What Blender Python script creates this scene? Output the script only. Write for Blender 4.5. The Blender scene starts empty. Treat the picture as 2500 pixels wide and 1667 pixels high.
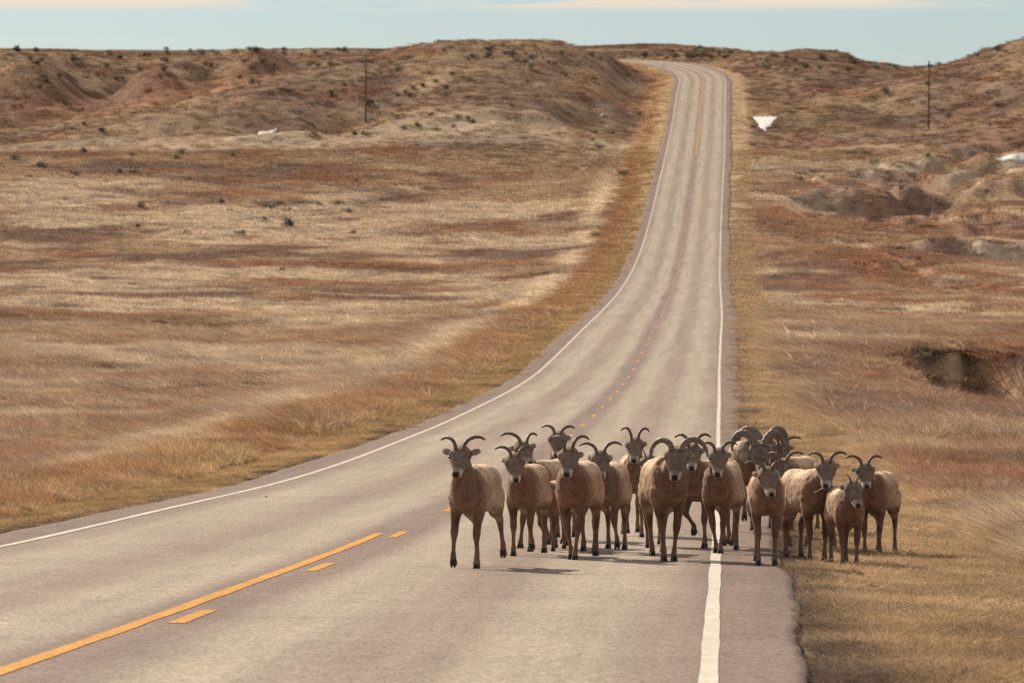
import bpy, bmesh, math, random
import numpy as np
from mathutils import Vector, Matrix, Euler

random.seed(7)
rng = np.random.default_rng(11)
scene = bpy.context.scene
col_root = scene.collection
R = math.radians

# ------------------------------------------------------------------ camera
F = 200.0 / 36.0 * 2500.0          # focal length in photograph pixels
CX, CY = 1250.0, 833.5
HORIZON = 450.7
PITCH = math.atan((CY - HORIZON) / F)
cam_d = bpy.data.cameras.new("camera")
cam_d.lens = 200.0
cam_d.sensor_width = 36.0
cam_d.clip_start = 0.5
cam_d.clip_end = 20000.0
cam_d.dof.use_dof = True
cam_d.dof.focus_distance = 57.0
cam_d.dof.aperture_fstop = 9.0
cam = bpy.data.objects.new("camera", cam_d)
col_root.objects.link(cam)
cam.location = (0, 0, 0)
cam.rotation_euler = (math.pi / 2 - PITCH, 0, 0)
scene.camera = cam

# ------------------------------------------------------------------ sky, sun
SUN_AZ, SUN_EL = -31.0, 30.0       # degrees: azimuth from +Y (negative = left), elevation
world = bpy.data.worlds.new("World")
scene.world = world
world.use_nodes = True
wn, wl = world.node_tree.nodes, world.node_tree.links
wn.clear()
w_out = wn.new("ShaderNodeOutputWorld")
w_bg = wn.new("ShaderNodeBackground")
w_sky = wn.new("ShaderNodeTexSky")
w_sky.sky_type = 'NISHITA'
w_sky.sun_disc = False
w_sky.sun_elevation = R(SUN_EL)
w_sky.sun_rotation = R(SUN_AZ)
w_sky.altitude = 900
w_sky.air_density = 1.0
w_sky.dust_density = 0.6
w_sky.ozone_density = 1.6
w_bg.inputs['Strength'].default_value = 0.05
w_tc = wn.new("ShaderNodeTexCoord")
w_map = wn.new("ShaderNodeMapping")
w_map.inputs['Scale'].default_value = (14.0, 5.0, 160.0)
w_map.inputs['Location'].default_value = (3.1, 0.0, 0.7)
w_noise = wn.new("ShaderNodeTexNoise")
w_noise.inputs['Scale'].default_value = 1.15
w_noise.inputs['Detail'].default_value = 5.0
w_noise.inputs['Roughness'].default_value = 0.55
w_ramp = wn.new("ShaderNodeMapRange")
w_ramp.interpolation_type = 'SMOOTHSTEP'
w_ramp.inputs['From Min'].default_value = 0.42
w_ramp.inputs['From Max'].default_value = 0.58
w_sep = wn.new("ShaderNodeSeparateXYZ")
w_el = wn.new("ShaderNodeMapRange")
w_el.interpolation_type = 'SMOOTHSTEP'
w_el.inputs['From Min'].default_value = 0.0296
w_el.inputs['From Max'].default_value = 0.0322
w_mul = wn.new("ShaderNodeMath"); w_mul.operation = 'MULTIPLY'
w_mul2 = wn.new("ShaderNodeMath"); w_mul2.operation = 'MULTIPLY'; w_mul2.inputs[1].default_value = 0.95
w_mix = wn.new("ShaderNodeMix"); w_mix.data_type = 'RGBA'
w_mix.inputs[7].default_value = (12.6, 10.8, 8.6, 1)
w_tint = wn.new("ShaderNodeMix"); w_tint.data_type = 'RGBA'; w_tint.blend_type = 'MULTIPLY'
w_tint.inputs[0].default_value = 1.0
w_tint.inputs[7].default_value = (0.775, 0.92, 1.18, 1)
wl.new(w_tc.outputs['Generated'], w_map.inputs['Vector'])
wl.new(w_map.outputs['Vector'], w_noise.inputs['Vector'])
wl.new(w_noise.outputs['Fac'], w_ramp.inputs['Value'])
wl.new(w_tc.outputs['Generated'], w_sep.inputs['Vector'])
wl.new(w_sep.outputs['Z'], w_el.inputs['Value'])
wl.new(w_ramp.outputs['Result'], w_mul.inputs[0])
wl.new(w_el.outputs['Result'], w_mul.inputs[1])
wl.new(w_mul.outputs[0], w_mul2.inputs[0])
wl.new(w_mul2.outputs[0], w_mix.inputs[0])
wl.new(w_sky.outputs['Color'], w_tint.inputs[6])
wl.new(w_tint.outputs[2], w_mix.inputs[6])
wl.new(w_mix.outputs[2], w_bg.inputs['Color'])
wl.new(w_bg.outputs['Background'], w_out.inputs['Surface'])

to_sun = Vector((math.sin(R(SUN_AZ)) * math.cos(R(SUN_EL)), math.cos(R(SUN_AZ)) * math.cos(R(SUN_EL)), math.sin(R(SUN_EL))))
sun_d = bpy.data.lights.new("sun", 'SUN')
sun_d.energy = 5.0
sun_d.angle = R(0.5)
sun_d.color = (1.0, 0.86, 0.70)
sun = bpy.data.objects.new("sun", sun_d)
col_root.objects.link(sun)
sun.location = (-40, 60, 60)
sun.rotation_euler = (-to_sun).to_track_quat('-Z', 'Y').to_euler()

scene.view_settings.view_transform = 'Standard'
scene.view_settings.look = 'None'
scene.view_settings.exposure = 0.48
scene.view_settings.gamma = 1.0
scene.view_settings.use_curve_mapping = False
scene.render.engine = 'CYCLES'
scene.cycles.max_bounces = 5
scene.cycles.diffuse_bounces = 1
scene.cycles.glossy_bounces = 2
scene.cycles.transmission_bounces = 3
scene.cycles.transparent_max_bounces = 4
scene.cycles.use_denoising = False
scene.cycles.use_adaptive_sampling = True
scene.cycles.adaptive_threshold = 0.02

# ------------------------------------------------------------------ helpers
SP, CP = math.sin(PITCH), math.cos(PITCH)

def at_depth(px, py, Y):
    """world point seen at photograph pixel (px, py) at ground distance Y"""
    u, v = (px - CX) / F, (CY - py) / F
    dy, dz = CP + v * SP, -SP + v * CP
    t = Y / dy
    return u * t, Y, dz * t

def ray_x(px, Y):
    return (px - CX) / F * Y

def hash2(ix, iy, seed):
    h = (ix.astype(np.int64) * 374761393 + iy.astype(np.int64) * 668265263 + seed * 974634777) & 0x7fffffff
    h = ((h ^ (h >> 13)) * 1274126177) & 0x7fffffff
    return ((h ^ (h >> 16)) & 0xffff) / 65535.0

def vnoise(x, y, seed=0):
    ix, iy = np.floor(x), np.floor(y)
    fx, fy = x - ix, y - iy
    fx = fx * fx * fx * (fx * (fx * 6 - 15) + 10); fy = fy * fy * fy * (fy * (fy * 6 - 15) + 10)
    a, b = hash2(ix, iy, seed), hash2(ix + 1, iy, seed)
    c, d = hash2(ix, iy + 1, seed), hash2(ix + 1, iy + 1, seed)
    return (a + (b - a) * fx) * (1 - fy) + (c + (d - c) * fx) * fy

def fbm(x, y, seed=0, octv=4, gain=0.5):
    s, a, t = 0.0, 1.0, 0.0
    for i in range(octv):
        ang = 0.6 * i
        xr, yr = x * math.cos(ang) - y * math.sin(ang), x * math.sin(ang) + y * math.cos(ang)
        s = s + a * vnoise(xr + 17.3 * i, yr - 9.1 * i, seed + i); t += a
        a *= gain; x, y = x * 2.03, y * 2.03
    return s / t

def sstep(a, b, x):
    t = np.clip((x - a) / (b - a), 0, 1)
    return t * t * (3 - 2 * t)

def link(o, parent=None):
    col_root.objects.link(o)
    if parent is not None:
        o.parent = parent
    return o

def mesh_obj(name, verts, faces, mat=None, parent=None, smooth=False):
    me = bpy.data.meshes.new(name)
    me.from_pydata([tuple(v) for v in verts], [], [tuple(f) for f in faces])
    if mat: me.materials.append(mat)
    if smooth: me.polygons.foreach_set('use_smooth', [True] * len(me.polygons))
    me.update()
    return link(bpy.data.objects.new(name, me), parent)

def tag(o, label=None, category=None, group=None, kind=None):
    if label: o["label"] = label
    if category: o["category"] = category
    if group: o["group"] = group
    if kind: o["kind"] = kind
    return o

def set_col(me, name, cols):
    at = me.attributes.new(name, 'FLOAT_COLOR', 'POINT')
    c = np.ones((len(me.vertices), 4), dtype=np.float32); c[:, :3] = cols
    at.data.foreach_set('color', c.ravel())

def set_float(me, name, vals):
    at = me.attributes.new(name, 'FLOAT', 'POINT')
    at.data.foreach_set('value', np.asarray(vals, dtype=np.float32))

def grid_mesh(name, V, nr, nc):
    idx = np.arange(nr * nc).reshape(nr, nc)
    q = np.stack([idx[:-1, :-1], idx[:-1, 1:], idx[1:, 1:], idx[1:, :-1]], -1).reshape(-1, 4)
    me = bpy.data.meshes.new(name)
    me.vertices.add(nr * nc)
    me.vertices.foreach_set('co', V.astype(np.float32).ravel())
    me.loops.add(q.size)
    me.loops.foreach_set('vertex_index', q.astype(np.int32).ravel())
    me.polygons.add(len(q))
    me.polygons.foreach_set('loop_start', np.arange(0, q.size, 4, dtype=np.int32))
    me.polygons.foreach_set('loop_total', np.full(len(q), 4, dtype=np.int32))
    me.polygons.foreach_set('use_smooth', np.ones(len(q), dtype=bool))
    me.update(calc_edges=True)
    return me

# ------------------------------------------------------------------ materials
def new_mat(name):
    m = bpy.data.materials.new(name); m.use_nodes = True
    return m, m.node_tree.nodes, m.node_tree.links, m.node_tree.nodes['Principled BSDF']

def noise_node(n, scale, detail=3, rough=0.55):
    t = n.new("ShaderNodeTexNoise"); t.inputs['Scale'].default_value = scale
    t.inputs['Detail'].default_value = detail; t.inputs['Roughness'].default_value = rough
    return t

def val_mul(n, l, fac_socket, lo, hi, fmin=0.3, fmax=0.7):
    r = n.new("ShaderNodeMapRange")
    r.inputs['From Min'].default_value = fmin; r.inputs['From Max'].default_value = fmax
    r.inputs['To Min'].default_value = lo; r.inputs['To Max'].default_value = hi
    l.new(fac_socket, r.inputs['Value'])
    return r.outputs['Result']

def mul_col(n, l, col_socket, fac_socket):
    m = n.new("ShaderNodeMix"); m.data_type = 'RGBA'; m.blend_type = 'MULTIPLY'; m.inputs[0].default_value = 1
    l.new(col_socket, m.inputs[6]); l.new(fac_socket, m.inputs[7])
    return m.outputs[2]

def simple_mat(name, rgb, rough=0.7, scale=30.0, lo=0.8, hi=1.2, bump=0.2, metallic=0.0, spec=0.3):
    m, n, l, b = new_mat(name)
    c = n.new("ShaderNodeRGB"); c.outputs[0].default_value = (*rgb, 1)
    tc = n.new("ShaderNodeTexCoord")
    t = noise_node(n, scale); l.new(tc.outputs['Object'], t.inputs['Vector'])
    l.new(mul_col(n, l, c.outputs[0], val_mul(n, l, t.outputs['Fac'], lo, hi)), b.inputs['Base Color'])
    b.inputs['Roughness'].default_value = rough; b.inputs['Metallic'].default_value = metallic
    b.inputs['Specular IOR Level'].default_value = spec
    if bump:
        bp = n.new("ShaderNodeBump"); bp.inputs['Strength'].default_value = bump
        bp.inputs['Distance'].default_value = 0.02
        l.new(t.outputs['Fac'], bp.inputs['Height']); l.new(bp.outputs['Normal'], b.inputs['Normal'])
    return m

# ground: attribute colour with fine grassy mottling
def ground_mat():
    m, n, l, b = new_mat("dry_grass_ground")
    a = n.new("ShaderNodeAttribute"); a.attribute_name = "col"
    geo = n.new("ShaderNodeNewGeometry")
    t1 = noise_node(n, 1.3, 6, 0.7); l.new(geo.outputs['Position'], t1.inputs['Vector'])
    t2 = noise_node(n, 9.0, 4, 0.7); l.new(geo.outputs['Position'], t2.inputs['Vector'])
    c = mul_col(n, l, a.outputs['Color'], val_mul(n, l, t1.outputs['Fac'], 0.62, 1.38))
    c = mul_col(n, l, c, val_mul(n, l, t2.outputs['Fac'], 0.7, 1.3))
    l.new(c, b.inputs['Base Color'])
    b.inputs['Roughness'].default_value = 0.95; b.inputs['Specular IOR Level'].default_value = 0.05
    bp = n.new("ShaderNodeBump"); bp.inputs['Strength'].default_value = 0.9; bp.inputs['Distance'].default_value = 0.35
    l.new(t1.outputs['Fac'], bp.inputs['Height']); l.new(bp.outputs['Normal'], b.inputs['Normal'])
    return m

def road_mat():
    m, n, l, b = new_mat("worn_chip_seal_asphalt")
    ac = n.new("ShaderNodeAttribute"); ac.attribute_name = "across"
    al = n.new("ShaderNodeAttribute"); al.attribute_name = "along"
    comb = n.new("ShaderNodeCombineXYZ")
    l.new(ac.outputs['Fac'], comb.inputs['X']); l.new(al.outputs['Fac'], comb.inputs['Y'])
    # slow wander of the wheel tracks
    mp = n.new("ShaderNodeMapping"); mp.inputs['Scale'].default_value = (0.25, 0.02, 1)
    l.new(comb.outputs[0], mp.inputs['Vector'])
    wob = noise_node(n, 1.0, 2); l.new(mp.outputs[0], wob.inputs['Vector'])
    wv = val_mul(n, l, wob.outputs['Fac'], -0.07, 0.07)
    add = n.new("ShaderNodeMath"); add.operation = 'ADD'
    l.new(ac.outputs['Fac'], add.inputs[0]); l.new(wv, add.inputs[1])
    cr = n.new("ShaderNodeValToRGB")
    nm = n.new("ShaderNodeMapRange"); nm.inputs['From Min'].default_value = -4.6; nm.inputs['From Max'].default_value = 4.6
    l.new(add.outputs[0], nm.inputs['Value']); l.new(nm.outputs['Result'], cr.inputs['Fac'])
    cr.color_ramp.interpolation = 'EASE'
    red = (0.207, 0.156, 0.132, 1); pale = (0.340, 0.294, 0.235, 1); mid = (0.272, 0.219, 0.178, 1)
    stops = [(-4.6, red), (-3.75, red), (-3.45, mid), (-2.85, pale), (-2.45, pale), (-1.9, mid), (-1.55, mid), (-1.0, pale), (-0.6, pale), (-0.15, (0.225, 0.172, 0.148, 1)), (0.2, (0.225, 0.172, 0.148, 1)),
             (0.75, pale), (1.1, pale), (1.6, mid), (1.95, mid), (2.5, pale), (2.85, pale), (3.4, mid), (3.7, red), (4.6, red)]
    els = cr.color_ramp.elements
    els[0].position = 0.0; els[0].color = red; els[1].position = 1.0; els[1].color = red
    for x, c in stops[1:-1]:
        e = els.new((x + 4.6) / 9.2); e.color = c
    geo = n.new("ShaderNodeNewGeometry")
    # long streaks, grain and aggregate
    mp2 = n.new("ShaderNodeMapping"); mp2.inputs['Scale'].default_value = (2.2, 0.05, 1)
    l.new(comb.outputs[0], mp2.inputs['Vector'])
    st = noise_node(n, 1.0, 4); l.new(mp2.outputs[0], st.inputs['Vector'])
    g1 = noise_node(n, 38.0, 2, 0.7); l.new(geo.outputs['Position'], g1.inputs['Vector'])
    g2 = noise_node(n, 11.0, 6, 0.75); l.new(geo.outputs['Position'], g2.inputs['Vector'])
    c = mul_col(n, l, cr.outputs['Color'], val_mul(n, l, st.outputs['Fac'], 0.86, 1.14))
    c = mul_col(n, l, c, val_mul(n, l, g1.outputs['Fac'], 0.4, 1.6))
    c = mul_col(n, l, c, val_mul(n, l, g2.outputs['Fac'], 0.66, 1.34))
    g3 = noise_node(n, 0.45, 4, 0.6); l.new(geo.outputs['Position'], g3.inputs['Vector'])
    c = mul_col(n, l, c, val_mul(n, l, g3.outputs['Fac'], 0.92, 1.07))
    l.new(c, b.inputs['Base Color'])
    b.inputs['Roughness'].default_value = 0.75; b.inputs['Specular IOR Level'].default_value = 0.04
    bp = n.new("ShaderNodeBump"); bp.inputs['Strength'].default_value = 0.35; bp.inputs['Distance'].default_value = 0.012
    l.new(g1.outputs['Fac'], bp.inputs['Height']); l.new(bp.outputs['Normal'], b.inputs['Normal'])
    return m

def paint_mat(name, rgb):
    m, n, l, b = new_mat(name)
    geo = n.new("ShaderNodeNewGeometry")
    t = noise_node(n, 24.0, 4, 0.7); l.new(geo.outputs['Position'], t.inputs['Vector'])
    t2 = noise_node(n, 1.6, 3); l.new(geo.outputs['Position'], t2.inputs['Vector'])
    c = n.new("ShaderNodeRGB"); c.outputs[0].default_value = (*rgb, 1)
    o = mul_col(n, l, c.outputs[0], val_mul(n, l, t.outputs['Fac'], 0.5, 1.15))
    o = mul_col(n, l, o, val_mul(n, l, t2.outputs['Fac'], 0.88, 1.08))
    l.new(o, b.inputs['Base Color'])
    b.inputs['Roughness'].default_value = 0.75; b.inputs['Specular IOR Level'].default_value = 0.06
    return m

def blade_mat():
    m, n, l, b = new_mat("dry_grass_blade")
    n.remove(b)
    out = n['Material Output']
    a = n.new("ShaderNodeAttribute"); a.attribute_name = "gcol"; a.attribute_type = 'INSTANCER'
    hgt = n.new("ShaderNodeAttribute"); hgt.attribute_name = "tone"
    c = mul_col(n, l, a.outputs['Color'], hgt.outputs['Color'])
    df = n.new("ShaderNodeBsdfDiffuse"); tr = n.new("ShaderNodeBsdfTranslucent")
    mx = n.new("ShaderNodeMixShader"); mx.inputs[0].default_value = 0.38
    l.new(c, df.inputs['Color']); l.new(c, tr.inputs['Color'])
    l.new(df.outputs[0], mx.inputs[1]); l.new(tr.outputs[0], mx.inputs[2])
    l.new(mx.outputs[0], out.inputs['Surface'])
    return m

def leaf_mat(name, rgb, trans=0.2):
    m, n, l, b = new_mat(name)
    oi = n.new("ShaderNodeObjectInfo")
    c = n.new("ShaderNodeRGB"); c.outputs[0].default_value = (*rgb, 1)
    geo = n.new("ShaderNodeNewGeometry")
    t = noise_node(n, 3.0, 3); l.new(geo.outputs['Position'], t.inputs['Vector'])
    o = mul_col(n, l, c.outputs[0], val_mul(n, l, oi.outputs['Random'], 0.7, 1.35, 0, 1))
    o = mul_col(n, l, o, val_mul(n, l, t.outputs['Fac'], 0.6, 1.4))
    n.remove(b); out = n['Material Output']
    df = n.new("ShaderNodeBsdfDiffuse"); tr = n.new("ShaderNodeBsdfTranslucent")
    mx = n.new("ShaderNodeMixShader"); mx.inputs[0].default_value = trans
    l.new(o, df.inputs['Color']); l.new(o, tr.inputs['Color'])
    l.new(df.outputs[0], mx.inputs[1]); l.new(tr.outputs[0], mx.inputs[2])
    l.new(mx.outputs[0], out.inputs['Surface'])
    return m

def fur_mat(name, bump=True):
    m, n, l, b = new_mat(name)
    a = n.new("ShaderNodeAttribute"); a.attribute_name = "col"
    tc = n.new("ShaderNodeTexCoord")
    mp = n.new("ShaderNodeMapping"); mp.inputs['Scale'].default_value = (1.0, 1.0, 0.45)
    l.new(tc.outputs['Object'], mp.inputs['Vector'])
    t = noise_node(n, 26.0, 5, 0.7); l.new(mp.outputs[0], t.inputs['Vector'])
    t2 = noise_node(n, 6.0, 3); l.new(tc.outputs['Object'], t2.inputs['Vector'])
    c = mul_col(n, l, a.outputs['Color'], val_mul(n, l, t.outputs['Fac'], 0.66, 1.34))
    c = mul_col(n, l, c, val_mul(n, l, t2.outputs['Fac'], 0.66, 1.34))
    l.new(c, b.inputs['Base Color'])
    b.inputs['Roughness'].default_value = 0.85; b.inputs['Specular IOR Level'].default_value = 0.12
    b.inputs['Sheen Weight'].default_value = 0.22; b.inputs['Sheen Roughness'].default_value = 0.45
    b.inputs['Sheen Tint'].default_value = (1.0, 0.78, 0.55, 1)
    if bump:
        bp = n.new("ShaderNodeBump"); bp.inputs['Strength'].default_value = 0.8; bp.inputs['Distance'].default_value = 0.018
        l.new(t.outputs['Fac'], bp.inputs['Height']); l.new(bp.outputs['Normal'], b.inputs['Normal'])
    return m

def hair_mat():
    m, n, l, b = new_mat("backlit_fur_hair")
    n.remove(b); out = n['Material Output']
    a = n.new("ShaderNodeAttribute"); a.attribute_name = "col"
    df = n.new("ShaderNodeBsdfDiffuse"); tr = n.new("ShaderNodeBsdfTranslucent")
    mx = n.new("ShaderNodeMixShader"); mx.inputs[0].default_value = 0.45
    l.new(a.outputs['Color'], df.inputs['Color']); l.new(a.outputs['Color'], tr.inputs['Color'])
    l.new(df.outputs[0], mx.inputs[1]); l.new(tr.outputs[0], mx.inputs[2])
    l.new(mx.outputs[0], out.inputs['Surface'])
    return m

M_GROUND, M_ROAD = ground_mat(), road_mat()
M_WHITE = paint_mat("white_road_paint", (0.68, 0.64, 0.55))
M_YELLOW = paint_mat("yellow_road_paint", (0.66, 0.335, 0.075))
M_BLADE = blade_mat()
M_SHRUB = leaf_mat("sagebrush_leaf", (0.125, 0.112, 0.082), .35)
M_TREE = leaf_mat("juniper_leaf", (0.05, 0.055, 0.04))
M_FUR, M_HAIR = fur_mat("sheep_fur"), hair_mat()
M_HORN = simple_mat("ridged_horn", (0.12, 0.085, 0.065), 0.5, 45, 0.7, 1.3, 0.4)
M_RAMHORN = simple_mat("ram_horn", (0.17, 0.13, 0.10), 0.55, 45, 0.7, 1.3, 0.4)
M_HOOF = simple_mat("hoof_horn", (0.035, 0.03, 0.03), 0.5, 60)
M_EYE = simple_mat("sheep_eye", (0.02, 0.013, 0.008), 0.12, 10, bump=0, spec=0.6)
M_WOOD = simple_mat("weathered_pole_wood", (0.11, 0.09, 0.08), 0.9, 6)
M_SNOW = simple_mat("old_snow", (0.54, 0.535, 0.52), 0.6, 1.2, 0.85, 1.08, 0.5)
M_BARK = simple_mat("bark", (0.07, 0.055, 0.045), 0.9, 8)
M_POST = simple_mat("post_metal", (0.3, 0.3, 0.29), 0.6, 8)
M_REFL = simple_mat("dark_reflector", (0.05, 0.06, 0.07), 0.3, 8, bump=0)

# ------------------------------------------------------------------ road profile
RW = 7.3
tbl = np.array([  # y, left white line x, right white line x in the photograph
    (1342.5, 0, 1756), (1285, 230, 1756), (1230, 459, 1756), (1203.6, 590, 1755.5), (1169, 722, 1755.5), (1126, 855, 1755), (1074.8, 982, 1754.5),
    (1034, 1085, 1754), (978, 1200, 1756), (953, 1250, 1756), (915, 1311, 1755), (864, 1362, 1757), (813, 1413, 1760), (769.7, 1459, 1763), (736.5, 1492, 1760),
    (680, 1533, 1755), (628.7, 1557, 1756), (571.3, 1577, 1758), (475.7, 1601, 1762), (380, 1624.8, 1768.7), (291, 1644, 1770.6), (234, 1652.4, 1771.2), (195.7, 1661, 1772)])
td = F * RW / (tbl[:, 2] - tbl[:, 1])
tX = (tbl[:, 2] - CX) / F * td - RW / 2
tz = np.array([at_depth(0, y, d)[2] for y, d in zip(tbl[:, 0], td)])
# towards the camera, then over the crest
d_all = np.concatenate([[-120, -40, 0, 29, 38.9, 50.4], td, [955, 1010, 1080, 1200, 1500, 2500, 6000]])
z_all = np.concatenate([[1.5, 0.2, -1.4, -2.53, -2.96, -3.39], tz, [19.75, 22.4, 24.3, 25.5, 26, 26, 26]])
dd = np.arange(-120, 6000, 1.0)
zz = np.interp(dd, d_all, z_all)
def gsmooth(a, sig):
    k = np.arange(-int(3 * sig), int(3 * sig) + 1); w = np.exp(-0.5 * (k / sig) ** 2); w /= w.sum()
    return np.convolve(np.pad(a, len(k) // 2, mode='edge'), w, mode='valid')
z1, z2 = gsmooth(zz, 6), gsmooth(zz, 22)
mixw = np.clip((dd - 100) / 250, 0, 1)
zz = z1 * (1 - mixw) + z2 * mixw
xs = np.polyfit(td, tX, 1)
wig = np.interp(dd, td, tX - np.polyval(xs, td)); wig = gsmooth(wig, 10) * 0.8
CURVE0, CURVER = 908.0, 230.0
def zroad(Y): return np.interp(Y, dd, zz)
def xroad(Y): return np.polyval(xs, Y) + np.interp(Y, dd, wig)
# centreline samples
cl = [(float(xroad(y)), y) for y in np.arange(-60, CURVE0, 1.0)]
hx, hy = xroad(CURVE0) - xroad(CURVE0 - 4), 4.0
hd = math.atan2(hx, hy)
px_, py_ = cl[-1]
turned = 0.0
for i in range(260):
    hd -= (1.0 / CURVER) if turned < R(62) else 0.0
    turned += 1.0 / CURVER
    px_, py_ = px_ + math.sin(hd), py_ + math.cos(hd)
    cl.append((px_, py_))
CL = np.array(cl)
arc = np.arange(len(CL), dtype=float) - 60.0
tanv = np.gradient(CL, axis=0); tanv /= np.linalg.norm(tanv, axis=1)[:, None]
nrm = np.stack([tanv[:, 1], -tanv[:, 0]], 1)     # to the right
# height along the arc keeps climbing gently round the bend
CLZ = np.where(CL[:, 1] < CURVE0, zroad(CL[:, 1]), 0)
i0 = int(np.argmax(CL[:, 1] >= CURVE0 - 0.5))
for i in range(i0, len(CL)):
    s_ = i - i0
    CLZ[i] = CLZ[i0 - 1] + np.interp(s_, [0, 30, 60, 110, 260], [0, 2.4, 4.4, 6.1, 7.2])
CLZ[i0 - 12:] = gsmooth(CLZ, 8)[i0 - 12:]

def road_lat(X, Y):
    """lateral distance from the centreline (right positive) and road height there"""
    lat = X - xroad(Y); z = zroad(Y)
    m = Y > CURVE0 - 45
    if m.any():
        Xm, Ym = X[m], Y[m]
        sub = np.arange(i0 - 80, len(CL), 2)
        bl = np.empty(len(Xm)); bz = np.empty(len(Xm))
        for k in range(0, len(Xm), 20000):
            dx = Xm[k:k + 20000, None] - CL[sub, 0][None]; dy = Ym[k:k + 20000, None] - CL[sub, 1][None]
            j = np.argmin(dx * dx + dy * dy, 1); r_ = np.arange(len(j))
            side = dx[r_, j] * nrm[sub[j], 0] + dy[r_, j] * nrm[sub[j], 1]
            dist = np.sqrt(dx[r_, j] ** 2 + dy[r_, j] ** 2)
            bl[k:k + 20000] = np.sign(side) * dist; bz[k:k + 20000] = CLZ[sub[j]]
        lat = lat.copy(); z = z.copy(); lat[m] = bl; z[m] = bz
    return lat, z

# ------------------------------------------------------------------ terrain
ctrl = []
def cD(off, d, delta):             # offset from the road, distance, height relative to the road
    ctrl.append((float(xroad(d)) + off, d, delta))
def cP(px, py, d):                 # a crest or slope point seen in the picture
    x, y, z = at_depth(px, py, d); ctrl.append((x, y, z - float(zroad(d))))
def cZ(px, d, z):
    ctrl.append((ray_x(px, d), d, z - float(zroad(d))))
for d in (-60, 0, 40, 80, 130, 200, 280, 360, 450, 540, 620, 700):
    cD(0, d, 0); cD(7.5, d, -0.35 if d > 100 else -0.1); cD(-8, d, -0.75 if d > 100 else -0.15)
    k = min(1, max(0, (d - 60) / 120))
    cD(-16, d, -1.0 * k); cD(-32, d, -0.8 * k + 0.2); cD(-60, d, 0.2 - 0.3 * k); cD(-120, d, 1.5); cD(-260, d, 5)
    cD(16, d, -0.7 * k - 0.2); cD(30, d, -0.6 * k); cD(70, d, 1.0); cD(160, d, 5); cD(300, d, 8)
for d in (760, 830, 900): cD(0, d, 0); cD(-7, d, -0.6); cD(8, d, -1.0)
# left field edge, spur, valley, plateau
for p in [(0, 363, 735), (425, 342, 745), (850, 312, 768), (893, 300, 790), (100, 345, 762), (-400, 372, 735),
          (0, 319, 800), (212, 302, 805), (425, 266, 815), (650, 214, 830), (880, 151, 852), (-400, 330, 800),
          (0, 285, 900), (212, 274, 915), (425, 252, 930), (600, 205, 930),
          (0, 205, 960), (60, 160, 1000), (250, 215, 985), (440, 200, 985), (620, 165, 1000), (330, 150, 1060), (160, 135, 1050),
          (0, 122, 1110), (300, 122, 1125), (600, 121, 1125), (800, 121, 1115), (960, 121, 1110), (-400, 122, 1110),
          # knoll by the road
          (1254, 104, 872), (1120, 107, 870), (1010, 118, 868), (1380, 111, 882), (1440, 134, 895), (1516, 150, 906), (1545, 162, 914),
          (1254, 165, 832), (1254, 222, 792), (1254, 272, 752), (1000, 190, 822), (1000, 262, 782), (1440, 205, 838), (1430, 248, 798), (1350, 286, 745), (1520, 215, 850), (1540, 260, 790),
          # plateau behind the bend
          (1350, 117, 1110), (1500, 113, 1110), (1612, 109, 1110), (1727, 118, 1090), (1813, 124, 1075), (1842, 133, 1070), (1700, 141, 1010),
          # hills right of the road
          (1900, 134, 985), (1994, 127, 965), (2117, 133, 965), (2212, 152, 985), (2270, 156, 985), (1994, 185, 912), (2100, 205, 890), (1900, 200, 905), (2000, 228, 866), (1900, 235, 868),
          (2327, 151, 905), (2404, 122, 885), (2500, 100, 870), (2450, 200, 822), (2380, 262, 785), (2300, 300, 765), (2268, 317, 768), (2100, 262, 830),
          (2000, 335, 742), (2300, 345, 730), (2460, 372, 708), (1868, 305, 775), (1868, 262, 820),
          (2000, 425, 668), (2000, 512, 615), (1930, 470, 640), (2300, 452, 660), (2400, 545, 598), (2150, 500, 622), (2450, 430, 660),
          (2000, 600, 520), (2300, 600, 518), (2450, 640, 500), (2000, 700, 430), (2300, 715, 420)]:
    cP(*p)
for p in [(0, 845, 6.6), (212, 848, 8.5), (425, 858, 10.5), (1254, 940, 19), (1100, 940, 17.5), (1000, 960, 17), (880, 920, 16), (1400, 950, 20.5),
          (-400, 860, 7), (2700, 860, 27), (3300, 860, 30), (-1500, 1100, 26), (-1500, 900, 12), (2700, 1000, 27), (2000, 1050, 22), (2270, 1050, 19.5),
          (0, 1400, 25.5), (1250, 1400, 25.5), (2500, 1400, 25.5), (1250, 3000, 26), (-2000, 3000, 26), (4000, 3000, 26), (1250, 6000, 26), (-2000, 6000, 26), (5000, 6000, 26)]:
    cZ(*p)
ctrl = np.array(ctrl)
SX, SY = 17.0, 52.0
def ykey(Y): return np.where(Y < 1200, Y, 1200 + (Y - 1200) * 0.12)
CXs, CYs = ctrl[:, 0] / SX, ykey(ctrl[:, 1]) / SY
def rbf_k(r2): return np.sqrt(r2 + 0.10)
A = rbf_k((CXs[:, None] - CXs[None]) ** 2 + (CYs[:, None] - CYs[None]) ** 2)
n_c = len(ctrl)
A2 = np.zeros((n_c + 1, n_c + 1)); A2[:n_c, :n_c] = A - 0.015 * np.eye(n_c); A2[n_c, :n_c] = 1; A2[:n_c, n_c] = 1
wts = np.linalg.solve(A2, np.concatenate([ctrl[:, 2], [0]]))

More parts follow.
